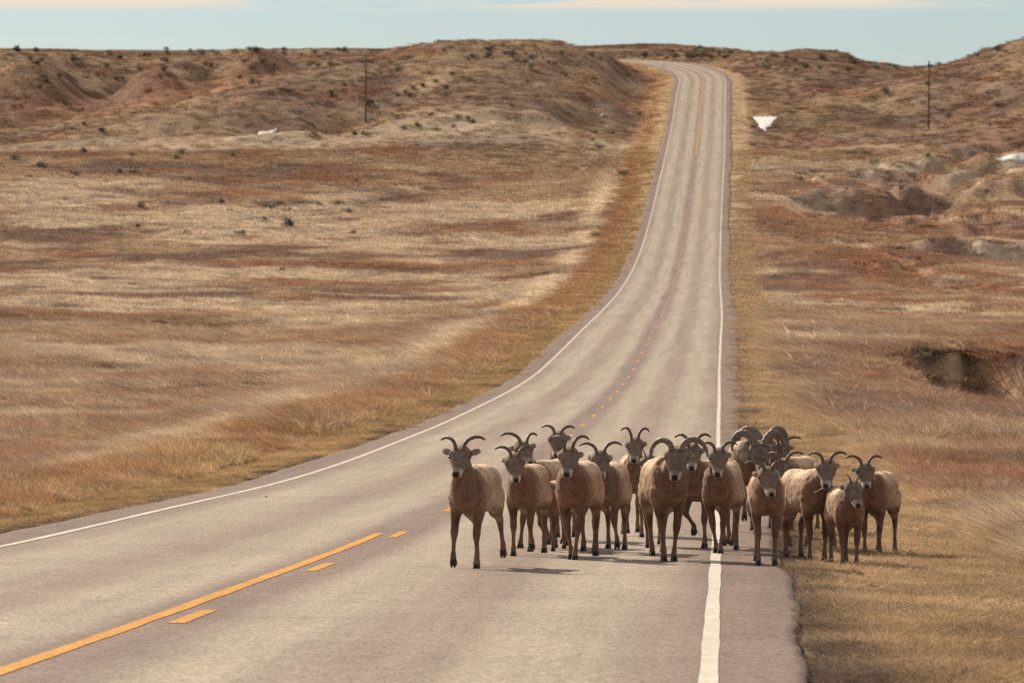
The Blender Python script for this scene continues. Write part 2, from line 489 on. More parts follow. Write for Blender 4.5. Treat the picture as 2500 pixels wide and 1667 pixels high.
def trench(X, Y, x0, y0, x1, y1, w, depth, sharp=1.0):
    """a winding gully from (x0,y0) to (x1,y1): returns height to subtract"""
    dx, dy = x1 - x0, y1 - y0; L2 = dx * dx + dy * dy
    t = np.clip(((X - x0) * dx + (Y - y0) * dy) / L2, 0, 1)
    wob = (fbm(t * 6, t * 0 + x0, 91, 3) - 0.5) * w * 1.6
    L = math.sqrt(L2)
    sd = ((X - x0) * dy - (Y - y0) * dx) / L + wob
    ex, ey = X - (x0 + t * dx), Y - (y0 + t * dy)
    over = np.abs((ex * dx + ey * dy) / L)
    dist = np.sqrt(sd ** 2 + over ** 2)
    return depth * np.exp(-(dist / w) ** (2 * sharp))

def g(px, py, d):
    x, y, _ = at_depth(px, py, d); return x, y

def height(X, Y):
    X, Y = np.asarray(X, float).ravel(), np.asarray(Y, float).ravel()
    out = np.empty(len(X))
    for k in range(0, len(X), 20000):
        x, y = X[k:k + 20000], Y[k:k + 20000]
        r2 = (x[:, None] / SX - CXs[None]) ** 2 + (ykey(y)[:, None] / SY - CYs[None]) ** 2
        out[k:k + 20000] = rbf_k(r2) @ wts[:n_c] + wts[n_c]
    lat, zr = road_lat(X, Y)
    al = np.abs(lat)
    h = zroad(Y) + out
    # rolling relief
    far = sstep(680, 800, Y)
    amp_f = 0.35 * sstep(8, 22, al)
    h += amp_f * (fbm(X / 16, Y / 34, 3, 4) - 0.5) * 2.0 * (1 - far)
    rg = 1 - np.abs(2 * fbm(X / 21 + 0.4 * fbm(X / 9, Y / 14, 5, 2), Y / 28, 21, 4, 0.5) - 1)
    hill = far * sstep(7, 20, al) * (1 - sstep(1020, 1085, Y))
    h += hill * ((rg - 0.75) * 3.4 * np.where(X < 25, 1.0, 0.8) + (fbm(X / 5, Y / 9, 31, 3) - 0.5) * 0.55)
    knoll = np.exp(-((X - 1) / 26) ** 2 - ((Y - 850) / 60) ** 2)
    h -= hill * knoll * (rg - 0.75) * 1.8
    # eroded gullies on the right
    rgz = sstep(585, 620, Y) * (1 - sstep(690, 730, Y)) * sstep(10, 16, lat)
    gl = 1 - np.abs(2 * fbm(X / 9.0 + Y / 40, Y / 22, 44, 3) - 1)
    h -= rgz * sstep(0.70, 0.97, gl) * 1.6
    rg2 = sstep(380, 420, Y) * (1 - sstep(560, 590, Y)) * sstep(12, 20, lat)
    h -= rg2 * sstep(0.8, 0.98, 1 - np.abs(2 * fbm(X / 14.0, Y / 30, 47, 3) - 1)) * 0.9
    # named cuts
    for a, b, w, dep, sh in [
        (g(1830, 520, 610), g(2420, 560, 600), 4.5, 1.6, 1.2),
        (g(2250, 612, 515), g(2560, 612, 515), 5.0, 1.9, 1.2),
        (g(2130, 690, 445), g(2260, 690, 445), 3.5, 1.1, 1.2),
        (g(1350, 288, 742), g(1470, 270, 770), 5.0, 1.6, 1.0),
        (g(2340, 392, 690), g(2520, 400, 690), 6.0, 1.8, 1.2),
        (g(2300, 360, 712), g(2440, 372, 712), 5.0, 1.6, 1.2),
        (g(760, 312, 770), g(900, 296, 790), 5.0, 1.3, 1.0),
        (g(0, 735, 338), g(560, 735, 338), 4.0, 0.55, 1.0)]:
        h -= trench(X, Y, a[0], a[1], b[0], b[1], w, dep, sh) * sstep(9, 14, al)
    # the deep cutbank on the right, steep far wall
    ux = (X - 17.4) + (fbm(X / 3, Y / 5, 55, 3) - 0.5) * 4.0
    wall = 256 + (fbm(X / 3, Y * 0, 57, 3) - 0.5) * 14
    f_far = 1 - sstep(0.0, 5.0, Y - wall)
    f_near = sstep(-66.0, -8.0, Y - wall)
    mk = sstep(-2.0, 3.5, ux)
    h -= 2.3 * mk * f_far * f_near
    h += 0.8 * mk * (1 - f_far) * (1 - sstep(262, 310, Y))
    # small scarps and terrace edges right of the road
    def scarp(d0, w, span, A):
        return A * (sstep(d0, d0 + w, Y) - np.clip((Y - (d0 - span * .45)) / span, 0, 1))
    rdg = 1 - np.abs(2 * fbm(X / 11, Y * 0 + 3.3, 81, 3) - 1)
    wob = (fbm(X / 26, Y * 0 + 3.3, 81, 3) - .5) * 44 + (rdg - .6) * 9 + (fbm(X / 2.5, Y * 0, 82, 2) - .5) * 6
    rt = sstep(9, 14, lat)
    h += rt * scarp(628 + wob * .7, 7, 62, 2.4)
    h += rt * sstep(-5, 5, X - ray_x(2120, 660)) * scarp(664 + wob * .5, 6, 40, 1.3)
    h += rt * sstep(-5, 5, X - ray_x(2230, 590)) * scarp(585 + wob * .4, 6, 50, 1.5)
    h += rt * sstep(-6, 6, X - ray_x(2180, 520)) * scarp(517 + wob * .2, 5, 56, 2.0)
    h += rt * sstep(-3, 3, X - ray_x(2060, 445)) * (1 - sstep(-2, 3, X - ray_x(2330, 445))) * scarp(443 + wob * .2, 4, 40, 0.8)
    h += rt * sstep(-5, 5, X - ray_x(2230, 690)) * scarp(692 + wob * .4, 8, 55, 1.8)
    h += rt * scarp(372 + wob * .3, 4, 36, 0.35)
    h += rt * sstep(-4, 4, X - ray_x(1890, 870)) * scarp(842 + wob * .4, 10, 70, 1.2)
    lt = sstep(12, 20, -lat)
    h += lt * scarp(335 + (fbm(X / 9, Y * 0, 83, 3) - .5) * 14, 4, 44, 0.5)
    h += lt * scarp(742 + (fbm(X / 9, Y * 0, 84, 3) - .5) * 24, 9, 60, 1.0)
    # spurs and ravines of the left plateau
    for px, d, rx, ry, am in [(70, 936, 8, 15, 6.6), (285, 985, 5, 48, -5.0), (395, 940, 7, 14, 6.0), (510, 985, 5, 48, -4.6), (620, 955, 6, 15, 4.4), (150, 975, 6, 14, 3.0), (455, 1000, 5, 16, 3.0), (740, 1000, 4, 34, -3.0), (180, 985, 4, 38, -3.0), (2260, 962, 10, 45, -2.1), (2450, 892, 14, 40, -2.2), (2000, 905, 9, 20, 1.2)]:
        xx = X + (fbm(Y / 18, X * 0 + px, 85, 2) - .5) * 7
        h += am * np.exp(-((xx - ray_x(px, d)) / rx) ** 2 - ((Y - d) / ry) ** 2)
    # small bumps everywhere off the road
    h += (fbm(X / 1.3, Y / 1.9, 61, 3) - 0.5) * 0.16 * sstep(5.5, 9, al)
    # road bed, verge and ditch
    edge = 4.35
    bed = zr - 0.11
    verge = zr - 0.055 - 0.055 * np.clip(al - edge, 0, 4) + (fbm(X / 0.6, Y / 0.9, 66, 2) - 0.5) * 0.05
    t = sstep(7.0, 15.0, al)
    h = np.where(al < edge - 0.45, bed, np.where(al < edge + 0.1, bed + (verge - bed) * np.clip((al - edge + 0.45) / 0.55, 0, 1), verge * (1 - t) + h * t))
    return h

# ground colour: which grass grows where
TAN, CREAM, RUST = np.array((.42, .305, .200)), np.array((.58, .475, .345)), np.array((.33, .175, .105))
PURP, GOLD, DARK, GREY = np.array((.225, .150, .118)), np.array((.42, .295, .160)), np.array((.115, .08, .075)), np.array((.29, .235, .20))
def ground_col(X, Y):
    X, Y = np.asarray(X, float).ravel(), np.asarray(Y, float).ravel()
    lat, zr = road_lat(X, Y); al = np.abs(lat)
    def mx(c, d, w): return c * (1 - w[:, None]) + d[None] * w[:, None]
    c = np.tile(TAN, (len(X), 1))
    n1 = fbm(X / 11, Y / 19, 101, 4, 0.55); n2 = fbm(X / 8, Y / 12, 131, 4, 0.55); n3 = fbm(X / 15, Y / 24, 151, 4, 0.55); n4 = fbm(X / 4, Y / 5, 171, 4, 0.6)
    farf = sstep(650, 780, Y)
    c = mx(c, PURP, sstep(0.45, 0.60, n1) * 0.9)
    c = mx(c, RUST, sstep(0.52, 0.68, n2) * 0.75)
    c = mx(c, CREAM, sstep(0.52, 0.66, n3) * 0.85 * (1 - 0.4 * farf))
    c = mx(c, GREY, sstep(0.55, 0.72, n4) * 0.5)
    c = mx(c, DARK, sstep(0.62, 0.8, fbm(X / 3, Y / 4, 181, 4, 0.6)) * 0.5)
    # right of the road more rust; hill faces more purple brown
    rr = sstep(7, 12, lat) * sstep(150, 260, Y) * (1 - sstep(600, 680, Y))
    c = mx(c, RUST, rr * sstep(0.38, 0.6, n4) * 0.6)
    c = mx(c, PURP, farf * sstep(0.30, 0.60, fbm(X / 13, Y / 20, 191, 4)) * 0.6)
    c = c * (1 - farf[:, None] * np.array((.32, .37, .44))[None])  # far ground darkened: its own colour plus hill shading put into it
    vl = np.exp(-((X + 48) / 26) ** 2 - ((Y - 905) / 32) ** 2)
    c = mx(c, RUST, np.clip(vl * 1.1, 0, 0.8))
    # field crest and spur pale
    c = mx(c, CREAM, np.exp(-((Y - 738) / 16) ** 2) * sstep(8, 25, -lat) * 0.4)
    # left roadside bands
    jit = (n4 - 0.5) * 1.4
    L = -lat + jit
    wl_ = (lat < 0).astype(float)
    c = mx(c, CREAM * 1.2, wl_ * np.exp(-((L - 9.6) / 1.3) ** 2) * sstep(90, 140, Y) * (1 - sstep(620, 700, Y)) * 0.95 * sstep(0.33, 0.5, fbm(X / 5, Y / 18, 201, 3)))
    c = mx(c, np.array((.35, .205, .110)), wl_ * (1 - sstep(8.0, 8.7, L)) * 0.9)
    c = mx(c, GOLD, wl_ * (1 - sstep(5.7, 6.4, L)) * 0.9)
    Rr = lat + jit * 0.6
    c = mx(c, GOLD * 0.5 + TAN * 0.55, (1 - wl_) * (1 - sstep(6.7, 7.3, Rr)) * 0.92)
    gd = fbm(X / 6, Y / 9, 221, 3); wl0 = (lat < 0).astype(float)
    c = mx(c, RUST * .6 + PURP * .55, sstep(8.2, 9.5, al) * (1 - sstep(200, 300, Y)) * sstep(.42, .6, fbm(X / 4, Y / 6, 225, 3)) * .6)
    c = mx(c, GOLD * 1.15, sstep(0.62, 0.75, gd) * (1 - sstep(120, 220, Y)) * 0.6 * wl0)
    # gravelly pavement edge
    c = mx(c, np.array((.15, .115, .10)), (1 - sstep(4.35, 4.75, al + (n4 - 0.5) * 0.8)) * 0.8)
    return c * (0.85 + 0.3 * fbm(X / 0.8, Y / 1.1, 231, 2))[:, None]

# one sheet, finest where the lens looks
rows = [-60.0]
while rows[-1] < 1240:
    y = rows[-1]
    rows.append(y + (3.0 if y < 26 else max(0.35, min(1.15, 0.0026 * y + 0.1))))
while rows[-1] < 6000: rows.append(rows[-1] * 1.09)
rows = np.array(rows)
s_in = np.linspace(-1.28, 1.28, 330)
s_out = np.array([1.4, 1.6, 1.9, 2.4, 3.2, 4.5, 7, 11, 18])
ss = np.concatenate([-s_out[::-1], s_in, s_out])
halfw = 7.0 + 0.0915 * np.clip(rows, 0, None)
TX = ss[None, :] * halfw[:, None] + 0.0
TY = np.repeat(rows[:, None], len(ss), 1)
TZ = height(TX, TY).reshape(TX.shape)
V = np.stack([TX, TY, TZ], -1).reshape(-1, 3)
me = grid_mesh("ground", V, len(rows), len(ss))
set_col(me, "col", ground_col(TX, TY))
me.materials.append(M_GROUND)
ground = link(bpy.data.objects.new("ground", me)); tag(ground, kind="structure")

def surface(X, Y):
    X, Y = np.asarray(X, float).ravel(), np.asarray(Y, float).ravel()
    h = height(X, Y); lat, zr = road_lat(X, Y)
    return np.where(np.abs(lat) < 4.3, zr, h)

def ground_hit(px, py, dmin=30, dmax=1150, guess=None):
    """first ground point along the line of sight through a photograph pixel"""
    ds = np.arange(dmin, dmax, 0.25 if dmax - dmin < 200 else 0.6)
    u, v = (px - CX) / F, (CY - py) / F
    dy, dz = CP + v * SP, -SP + v * CP
    t = ds / dy
    zz_ = surface(u * t, ds)
    below = dz * t <= zz_
    i = int(np.argmax(below)) if below.any() else len(ds) - 1
    return float(u * t[i]), float(ds[i]), float(zz_[i])

# ------------------------------------------------------------------ road surface and paint
def strip(name, lat0, lat1, s0, s1, dz, mat, parent, step=1.0, jag=0.0, seed=0, ncols=2):
    ia = np.arange(s0, s1 + 1e-6, step)
    cx = np.interp(ia, arc, CL[:, 0]); cy = np.interp(ia, arc, CL[:, 1]); cz = np.interp(ia, arc, CLZ)
    nx = np.interp(ia, arc, nrm[:, 0]); ny = np.interp(ia, arc, nrm[:, 1])
    lats = np.linspace(lat0, lat1, ncols)
    Vv = []
    for j, la in enumerate(lats):
        jj = (fbm(ia * .5, ia * 0 + j * 7.7 + seed, 301, 2) - 0.5) * jag if jag else 0
        Vv.append(np.stack([cx + nx * (la + jj), cy + ny * (la + jj), cz + dz], -1))
    Vv = np.stack(Vv, 1)
    me = grid_mesh(name, Vv.reshape(-1, 3), len(ia), ncols)
    me.materials.append(mat)
    return link(bpy.data.objects.new(name, me), parent)

def build_road():
    ia = np.concatenate([np.arange(-58, 120, 0.35), np.arange(120, 400, 0.7), np.arange(400, len(CL) - 62, 1.2)])
    cx = np.interp(ia, arc, CL[:, 0]); cy = np.interp(ia, arc, CL[:, 1]); cz = np.interp(ia, arc, CLZ)
    nx = np.interp(ia, arc, nrm[:, 0]); ny = np.interp(ia, arc, nrm[:, 1])
    eR = np.interp(ia, [60, 300, 700], [4.22, 4.5, 4.5]) + (fbm(ia / 22, ia * 0, 311, 3) - 0.5) * 0.42 + (fbm(ia / 2.6, ia * 0, 312, 4, .6) - 0.5) * 0.13
    eL = np.interp(ia, [60, 300, 700], [4.28, 4.5, 4.5]) + (fbm(ia / 22, ia * 0, 313, 3) - 0.5) * 0.34 + (fbm(ia / 2.6, ia * 0, 314, 4, .6) - 0.5) * 0.11
    fr = [(-1.0, -0.13), (-1.0, -0.012), (-0.985, 0.0)] + [(f, 0.0) for f in np.linspace(-0.93, 0.93, 17)] + [(0.985, 0.0), (1.0, -0.012), (1.0, -0.13)]
    cols, acr = [], []
    for k, (f, dz) in enumerate(fr):
        la = np.where(f > 0, f * eR, f * eL)
        if k == 0: la = la - 0.05
        if k == len(fr) - 1: la = la + 0.05
        cols.append(np.stack([cx + nx * la, cy + ny * la, cz + dz], -1)); acr.append(la)
    Vv = np.stack(cols, 1)
    me = grid_mesh("road", Vv.reshape(-1, 3), len(ia), len(fr))
    set_float(me, "across", np.stack(acr, 1).ravel())
    set_float(me, "along", np.repeat(ia, len(fr)))
    me.materials.append(M_ROAD)
    o = link(bpy.data.objects.new("road", me)); tag(o, kind="structure")
    return o
road = build_road()
END = len(CL) - 64
strip("edge_line", 3.60, 3.70, -50, END, 0.004, M_WHITE, road, 0.5, 0.02, 1)["label"] = "solid white line along the right road edge"
strip("edge_line", -3.70, -3.60, -50, END, 0.004, M_WHITE, road, 0.5, 0.02, 5)["label"] = "solid white line along the left road edge"
strip("centre_line", -0.18, -0.06, -50, 63.5, 0.004, M_YELLOW, road, 0.5, 0.02, 9)["label"] = "solid yellow no passing line beside the near centre dashes"
strip("centre_line", 0.06, 0.18, 703, END, 0.004, M_YELLOW, road, 1.0, 0.02, 13)["label"] = "solid yellow no passing line on the far climb"
s_ = 37.4 - 12.19 * 6
k = 0
while s_ < 905:
    if s_ > 20:
        la = 0.12 if s_ < 640 else -0.12
        strip("centre_dash", la - 0.055, la + 0.055, s_, s_ + 2.9, 0.004, M_YELLOW, road, 0.5, 0.02, k)
    s_ += 12.19; k += 1

# ------------------------------------------------------------------ bighorn sheep
def loft_rings(rings, cap=True):
    """rings: list of (n,3) arrays -> verts, faces (closed)"""
    n = len(rings[0]); verts = np.concatenate(rings); faces = []
    for i in range(len(rings) - 1):
        for j in range(n):
            a, b = i * n + j, i * n + (j + 1) % n
            faces.append((a, b, b + n, a + n))
    verts = list(map(tuple, verts))
    if cap:
        for base, ring, flip in ((0, rings[0], True), ((len(rings) - 1) * n, rings[-1], False)):
            c = len(verts); verts.append(tuple(np.mean(ring, 0)))
            for j in range(n):
                a, b = base + j, base + (j + 1) % n
                faces.append((b, a, c) if flip else (a, b, c))
    return verts, faces

def catmull(P, m):
    P = np.asarray(P, float); out = []
    Q = np.vstack([2 * P[0] - P[1], P, 2 * P[-1] - P[-2]])
    for i in range(1, len(Q) - 2):
        for k in range(m):
            t = k / m
            out.append(0.5 * (2 * Q[i] + (Q[i + 1] - Q[i - 1]) * t + (2 * Q[i - 1] - 5 * Q[i] + 4 * Q[i + 1] - Q[i + 2]) * t * t + (3 * Q[i] - Q[i - 1] - 3 * Q[i + 1] + Q[i + 2]) * t ** 3))
    out.append(P[-1])
    return np.array(out)

def tube(path, rw, rh=None, right=(1, 0, 0), n=14, m=4):
    """tapered tube through path points; rw sideways radius, rh radius across"""
    rh = rw if rh is None else rh
    D = catmull(np.column_stack([path, rw, rh]), m)
    p, w, h = D[:, :3], D[:, 3], D[:, 4]
    tg = np.gradient(p, axis=0); tg /= np.linalg.norm(tg, axis=1)[:, None]
    r0 = np.array(right, float); rings = []
    ph = np.linspace(0, 2 * math.pi, n, endpoint=False)
    for i in range(len(p)):
        r = r0 - tg[i] * (r0 @ tg[i]); r /= np.linalg.norm(r)
        u = np.cross(tg[i], r)
        rings.append(p[i] + np.outer(np.cos(ph) * w[i], r) + np.outer(np.sin(ph) * h[i], u))
    return loft_rings(rings)

def ellipsoid(c, axes, n=12, m=8):
    rings = []
    for i in range(m + 1):
        th = math.pi * (0.04 + 0.92 * i / m)
        ph = np.linspace(0, 2 * math.pi, n, endpoint=False)
        rings.append(np.array(c) + np.outer(np.cos(ph) * math.sin(th), axes[0]) + np.outer(np.sin(ph) * math.sin(th), axes[1]) + math.cos(th) * np.array(axes[2])[None])
    return loft_rings(rings)

TRUNK = [  # y, z centre, half width, half height
    (-0.205, .73, .05, .07), (-0.175, .72, .095, .130), (-0.11, .705, .142, .182), (-0.03, .70, .172, .208), (0.08, .697, .184, .214), (0.20, .692, .196, .216),
    (0.33, .688, .206, .214), (0.46, .695, .203, .206), (0.58, .712, .188, .192), (0.69, .728, .160, .168), (0.77, .735, .115, .132), (0.81, .74, .06, .075)]
HEAD = [  # along, half width, up, down
    (-.085, .035, .025, .030), (-.06, .068, .045, .052), (-.01, .092, .064, .068), (.04, .099, .068, .080), (.085, .091, .060, .086), (.13, .073, .050, .078),
    (.175, .058, .042, .062), (.215, .052, .037, .050), (.247, .049, .033, .043), (.27, .038, .025, .032), (.281, .019, .010, .014)]

EWE = [(.036, .0, -.015), (.046, .015, .04), (.075, .045, .082), (.122, .082, .104), (.168, .11, .10), (.205, .125, .076)]
RAM = [(.046, .0, -.03), (.068, .028, .038), (.116, .075, .084), (.175, .115, .088), (.222, .128, .044), (.247, .108, -.024), (.250, .06, -.08)]
YRAM = [(.042, .0, -.015), (.06, .022, .042), (.105, .065, .080), (.165, .10, .086), (.22, .118, .05), (.258, .112, -.015), (.268, .085, -.08)]
SPIKE = [(.032, .0, -.01), (.038, .012, .03), (.052, .028, .062), (.074, .045, .088)]
NUB = [(.032, .0, -.01), (.036, .008, .012), (.043, .016, .03), (.05, .022, .045)]
HORNS = {'ewe': (EWE, .0205, .006, .18), 'ram': (RAM, .049, .008, .5), 'young_ram': (YRAM, .033, .007, .35), 'spike': (SPIKE, .014, .004, .0), 'nub': (NUB, .012, .005, 0)}

hoof_me = None
def hoof_mesh():
    # cloven hoof: heel block that splits into two toes, toes towards -y
    pr = [(-.034, .022), (-.036, -.012), (-.022, -.046), (-.006, -.044), (-.003, -.01), (.003, -.01), (.006, -.044), (.022, -.046), (.036, -.012), (.034, .022), (0, .032)]
    vs, fs = [], []
    n = len(pr)
    for z, k, oy in ((0, 1.0, 0), (.022, .94, .004), (.05, .78, .014)):
        for x, y in pr: vs.append((x * k, y * k + oy, z))
    for i in range(2):
        for j in range(n):
            a, b = i * n + j, i * n + (j + 1) % n
            fs.append((a, b, b + n, a + n))
    for base, flip in ((0, True), (2 * n, False)):
        for tri in ((0, 1, 4), (1, 2, 3), (1, 3, 4), (0, 4, 5), (0, 5, 10), (5, 9, 10), (5, 8, 9), (5, 6, 8), (6, 7, 8)):
            f = tuple(base + q for q in tri)
            fs.append(f if not flip else f[::-1])
    me = bpy.data.meshes.new("hoof"); me.from_pydata(vs, [], fs); me.materials.append(M_HOOF); me.update()
    return me
hoof_me = hoof_mesh()
bm = bmesh.new(); bmesh.ops.create_uvsphere(bm, u_segments=12, v_segments=8, radius=1.0)
eye_me = bpy.data.meshes.new("eye"); bm.to_mesh(eye_me); bm.free(); eye_me.materials.append(M_EYE)
eye_me.polygons.foreach_set('use_smooth', [True] * len(eye_me.polygons))

def leg_front(sx, dx, dy, lift):
    S, E, K, Fe, T = [np.array(v) for v in ((sx * .09, .03, .65), (sx * .100, .03, .52), (sx * .088, .0, .305), (sx * .088, .012, .082), (sx * .088, -.008, .035))]
    mvE = np.array((dx * .15, dy * .12 - lift * .25, lift * .15)); mvK = np.array((dx * .5, dy * .5 - lift * .55, lift * .45)); mvF = np.array((dx, dy + lift * .45, lift))
    E = E + mvE; K = K + mvK; Fe = Fe + mvF; T = T + mvF + (np.array((0, .03, -.005)) if lift > 0.03 else 0)
    P = [S, E, E * .45 + K * .55, K, K * .62 + Fe * .38, K * .25 + Fe * .75, Fe, T]
    return P, [.085, .062, .040, .0375, .0225, .0205, .0275, .027], [.11, .076, .046, .039, .0245, .0225, .031, .030], Fe, T, lift

def leg_hind(sx, dx, dy, lift):
    H, St, Hk, Fe, T = [np.array(v) for v in ((sx * .08, .60, .67), (sx * .112, .53, .53), (sx * .088, .70, .355), (sx * .088, .685, .085), (sx * .088, .66, .035))]
    mvS = np.array((dx * .15, dy * .2 - lift * .15, lift * .1)); mvH = np.array((dx * .5, dy * .55, lift * .45)); mvF = np.array((dx, dy + lift * .3, lift))
    St = St + mvS; Hk = Hk + mvH; Fe = Fe + mvF; T = T + mvF + (np.array((0, .03, -.005)) if lift > 0.03 else 0)
    P = [H, St, St * .4 + Hk * .6, Hk, Hk * .6 + Fe * .4, Hk * .25 + Fe * .75, Fe, T]
    return P, [.10, .083, .044, .035, .024, .0215, .0275, .027], [.16, .12, .058, .042, .027, .0235, .031, .030], Fe, T, lift

GAITS = {
    'stand': [(.01, 0, 0), (-.005, .02, 0), (0, 0, 0), (0, .05, 0)],
    'stride_a': [(.02, -.16, 0), (-.01, .16, .03), (0, .15, 0), (.01, -.14, 0)],
    'stride_b': [(.01, .15, .03), (-.02, -.16, 0), (-.01, -.14, 0), (0, .15, 0)],
    'lift_l': [(.04, -.06, .15), (-.02, .04, 0), (.02, .10, 0), (.0, -.08, 0)],
    'lift_r': [(.02, .04, 0), (-.04, -.06, .15), (0, -.08, 0), (-.02, .10, 0)],
    'hind_r': [(-.03, -.06, .035), (.01, -.04, 0), (.03, -.12, 0), (.03, .12, .07)],
    'narrow': [(.065, .03, 0), (-.045, -.10, 0), (.03, .08, .03), (.01, -.08, 0)],
}

pending = []
def add_sheep(name, label, fx, fy, hx, hy, s, yaw, hyaw, hpitch, horn, gait, width=1.0, dark=1.0, hk=(1.0, 1.0), ears=0, dmin=45, group="bighorn sheep walking along the road"):
    """fx, fy: photograph pixel of the front hooves; hx, hy: of the crown between the horns"""
    gx, gy, gz = ground_hit(fx, fy, dmin, 110)
    root = bpy.data.objects.new(name, None); link(root)
    root.empty_display_size = 0.2
    root.location = (gx, gy, gz - 0.004)
    rz = -R(yaw * 0.85)
    root.rotation_euler = (0, 0, rz)
    tag(root, label, "sheep", group)
    cz, sz = math.cos(rz), math.sin(rz)
    # crown position: in front of the fore hooves along the body axis
    fwd = np.array((sz, -cz))
    Yp = gy + fwd[1] * 0.24 * s
    wx, wy, wz = at_depth(hx, hy, Yp)
    d = np.array((wx - gx, wy - gy, wz - gz)) / s
    P = np.array((cz * d[0] + sz * d[1], -sz * d[0] + cz * d[1], d[2]))      # local crown
    hy_l = R(hyaw) - rz                                                       # local head yaw: + = nose to the picture's right
    hy_l = R(hyaw) + R(yaw) if False else R(hyaw) - rz
    pt = R(hpitch - 13)
    a = np.array((math.sin(hy_l) * math.cos(pt), -math.cos(hy_l) * math.cos(pt), -math.sin(pt)))
    r = np.array((math.cos(hy_l), math.sin(hy_l), 0)); u = np.cross(a, r)
    if u[2] < 0: u = -u
    hs = 1.0 if horn not in ('ram', 'young_ram') else 1.08
    if horn in ('spike', 'nub'): hs = 1.06
    O = P - u * .064 * hs
    shapes = []
    ph = np.linspace(0, 2 * math.pi, 22, endpoint=False)
    cph, sph = np.sign(np.cos(ph)) * np.abs(np.cos(ph)) ** 0.9, np.sign(np.sin(ph)) * np.abs(np.sin(ph)) ** 0.9
    D = catmull(np.array(TRUNK), 3)
    rings = []
    for (y, zc, w, h) in D:
        ww = w * width * 0.87 * (1 + 0.0 * ph)
        zoff = np.where(sph > 0, sph * h, sph * h * 1.02)
        # slightly narrower along the spine than the ribs
        xx = cph * ww * np.where(sph > 0.3, 1 - 0.12 * (sph - 0.3), 1.0)
        rings.append(np.stack([xx, np.full_like(ph, y), zc + zoff], -1))
    shapes.append(loft_rings(rings))
    # neck
    N0, N3 = np.array((0, .08, .73)), O - u * .035 - a * .0
    N1 = np.array((0, -.055, .775)); N2 = N1 * .42 + N3 * .58 + np.array((0, -.005, -.012))
    thick = 1.18 if horn in ('ram', 'young_ram') else 1.0
    shapes.append(tube([N0, N1, N1 * .6 + N2 * .4 + np.array((0, .0, -.005)), N2, N3], np.array([.15, .138, .105, .084, .066]) * thick, np.array([.165, .155, .125, .10, .078]) * thick, n=18))
    # head
    Hd = catmull(np.array(HEAD), 2); rings = []
    for (t, w, up, dn) in Hd:
        off = np.where(sph > 0, sph * up, sph * dn) * hs
        rings.append(O + a * t * hs + np.outer(cph * w * hs, r) + np.outer(off, u))
    shapes.append(loft_rings(rings))
    for sd in (-1, 1):
        shapes.append(ellipsoid(O + (a * .045 + r * sd * .080 + u * .036) * hs, [a * .030, r * .022, u * .020]))       # brow
        # ear: a flattened leaf, out and a little back
        e_dir = (r * sd * .86 - a * .42 + u * .0) if ears == 2 or ears == sd else (r * sd * .40 - a * .55 - u * .62); e_dir /= np.linalg.norm(e_dir)
        e_w = u * .5 - a * .85 + r * sd * .0; e_w -= e_dir * (e_w @ e_dir); e_w /= np.linalg.norm(e_w)
        e_n = np.cross(e_dir, e_w)
        b0 = O + (r * sd * .080 + a * .0 - u * .004) * hs
        shapes.append(ellipsoid(b0 + e_dir * .055 * hs, [e_w * .034 * hs, e_n * .016, e_dir * .056 * hs]))
    # legs
    gt = GAITS[gait] if isinstance(gait, str) else gait
    feet = []
    for i, fn, sx in ((0, leg_front, -1), (1, leg_front, 1), (2, leg_hind, -1), (3, leg_hind, 1)):
        Pth, rw, rh, Fe, T, lift = fn(sx * (0.5 + 0.5 * width), *gt[i])
        shapes.append(tube(Pth, np.array(rw), np.array(rh), n=12, m=3))
        feet.append((Fe, T, lift))
    # tail
    shapes.append(tube([(0, .77, .83), (0, .815, .79), (0, .825, .73)], np.array([.03, .026, .015]), n=10))
    vs, fs = [], []
    for v_, f_ in shapes:
        o_ = len(vs); vs += v_; fs += [tuple(q + o_ for q in f) for f in f_]
    me = bpy.data.meshes.new("body_source"); me.from_pydata(vs, [], fs); me.update()
    b_ = bmesh.new(); b_.from_mesh(me); bmesh.ops.recalc_face_normals(b_, faces=b_.faces[:]); b_.to_mesh(me); b_.free()
    tmp = bpy.data.objects.new("body_source", me); link(tmp)
    md = tmp.modifiers.new("r", 'REMESH'); md.mode = 'VOXEL'; md.voxel_size = 0.0105
    sm = tmp.modifiers.new("s", 'SMOOTH'); sm.factor = 0.5; sm.iterations = 5
    pending.append(dict(root=root, tmp=tmp, s=s, O=O, a=a, r=r, u=u, hs=hs, feet=feet, horn=horn, dark=dark, P=P, name=name, hk=hk))

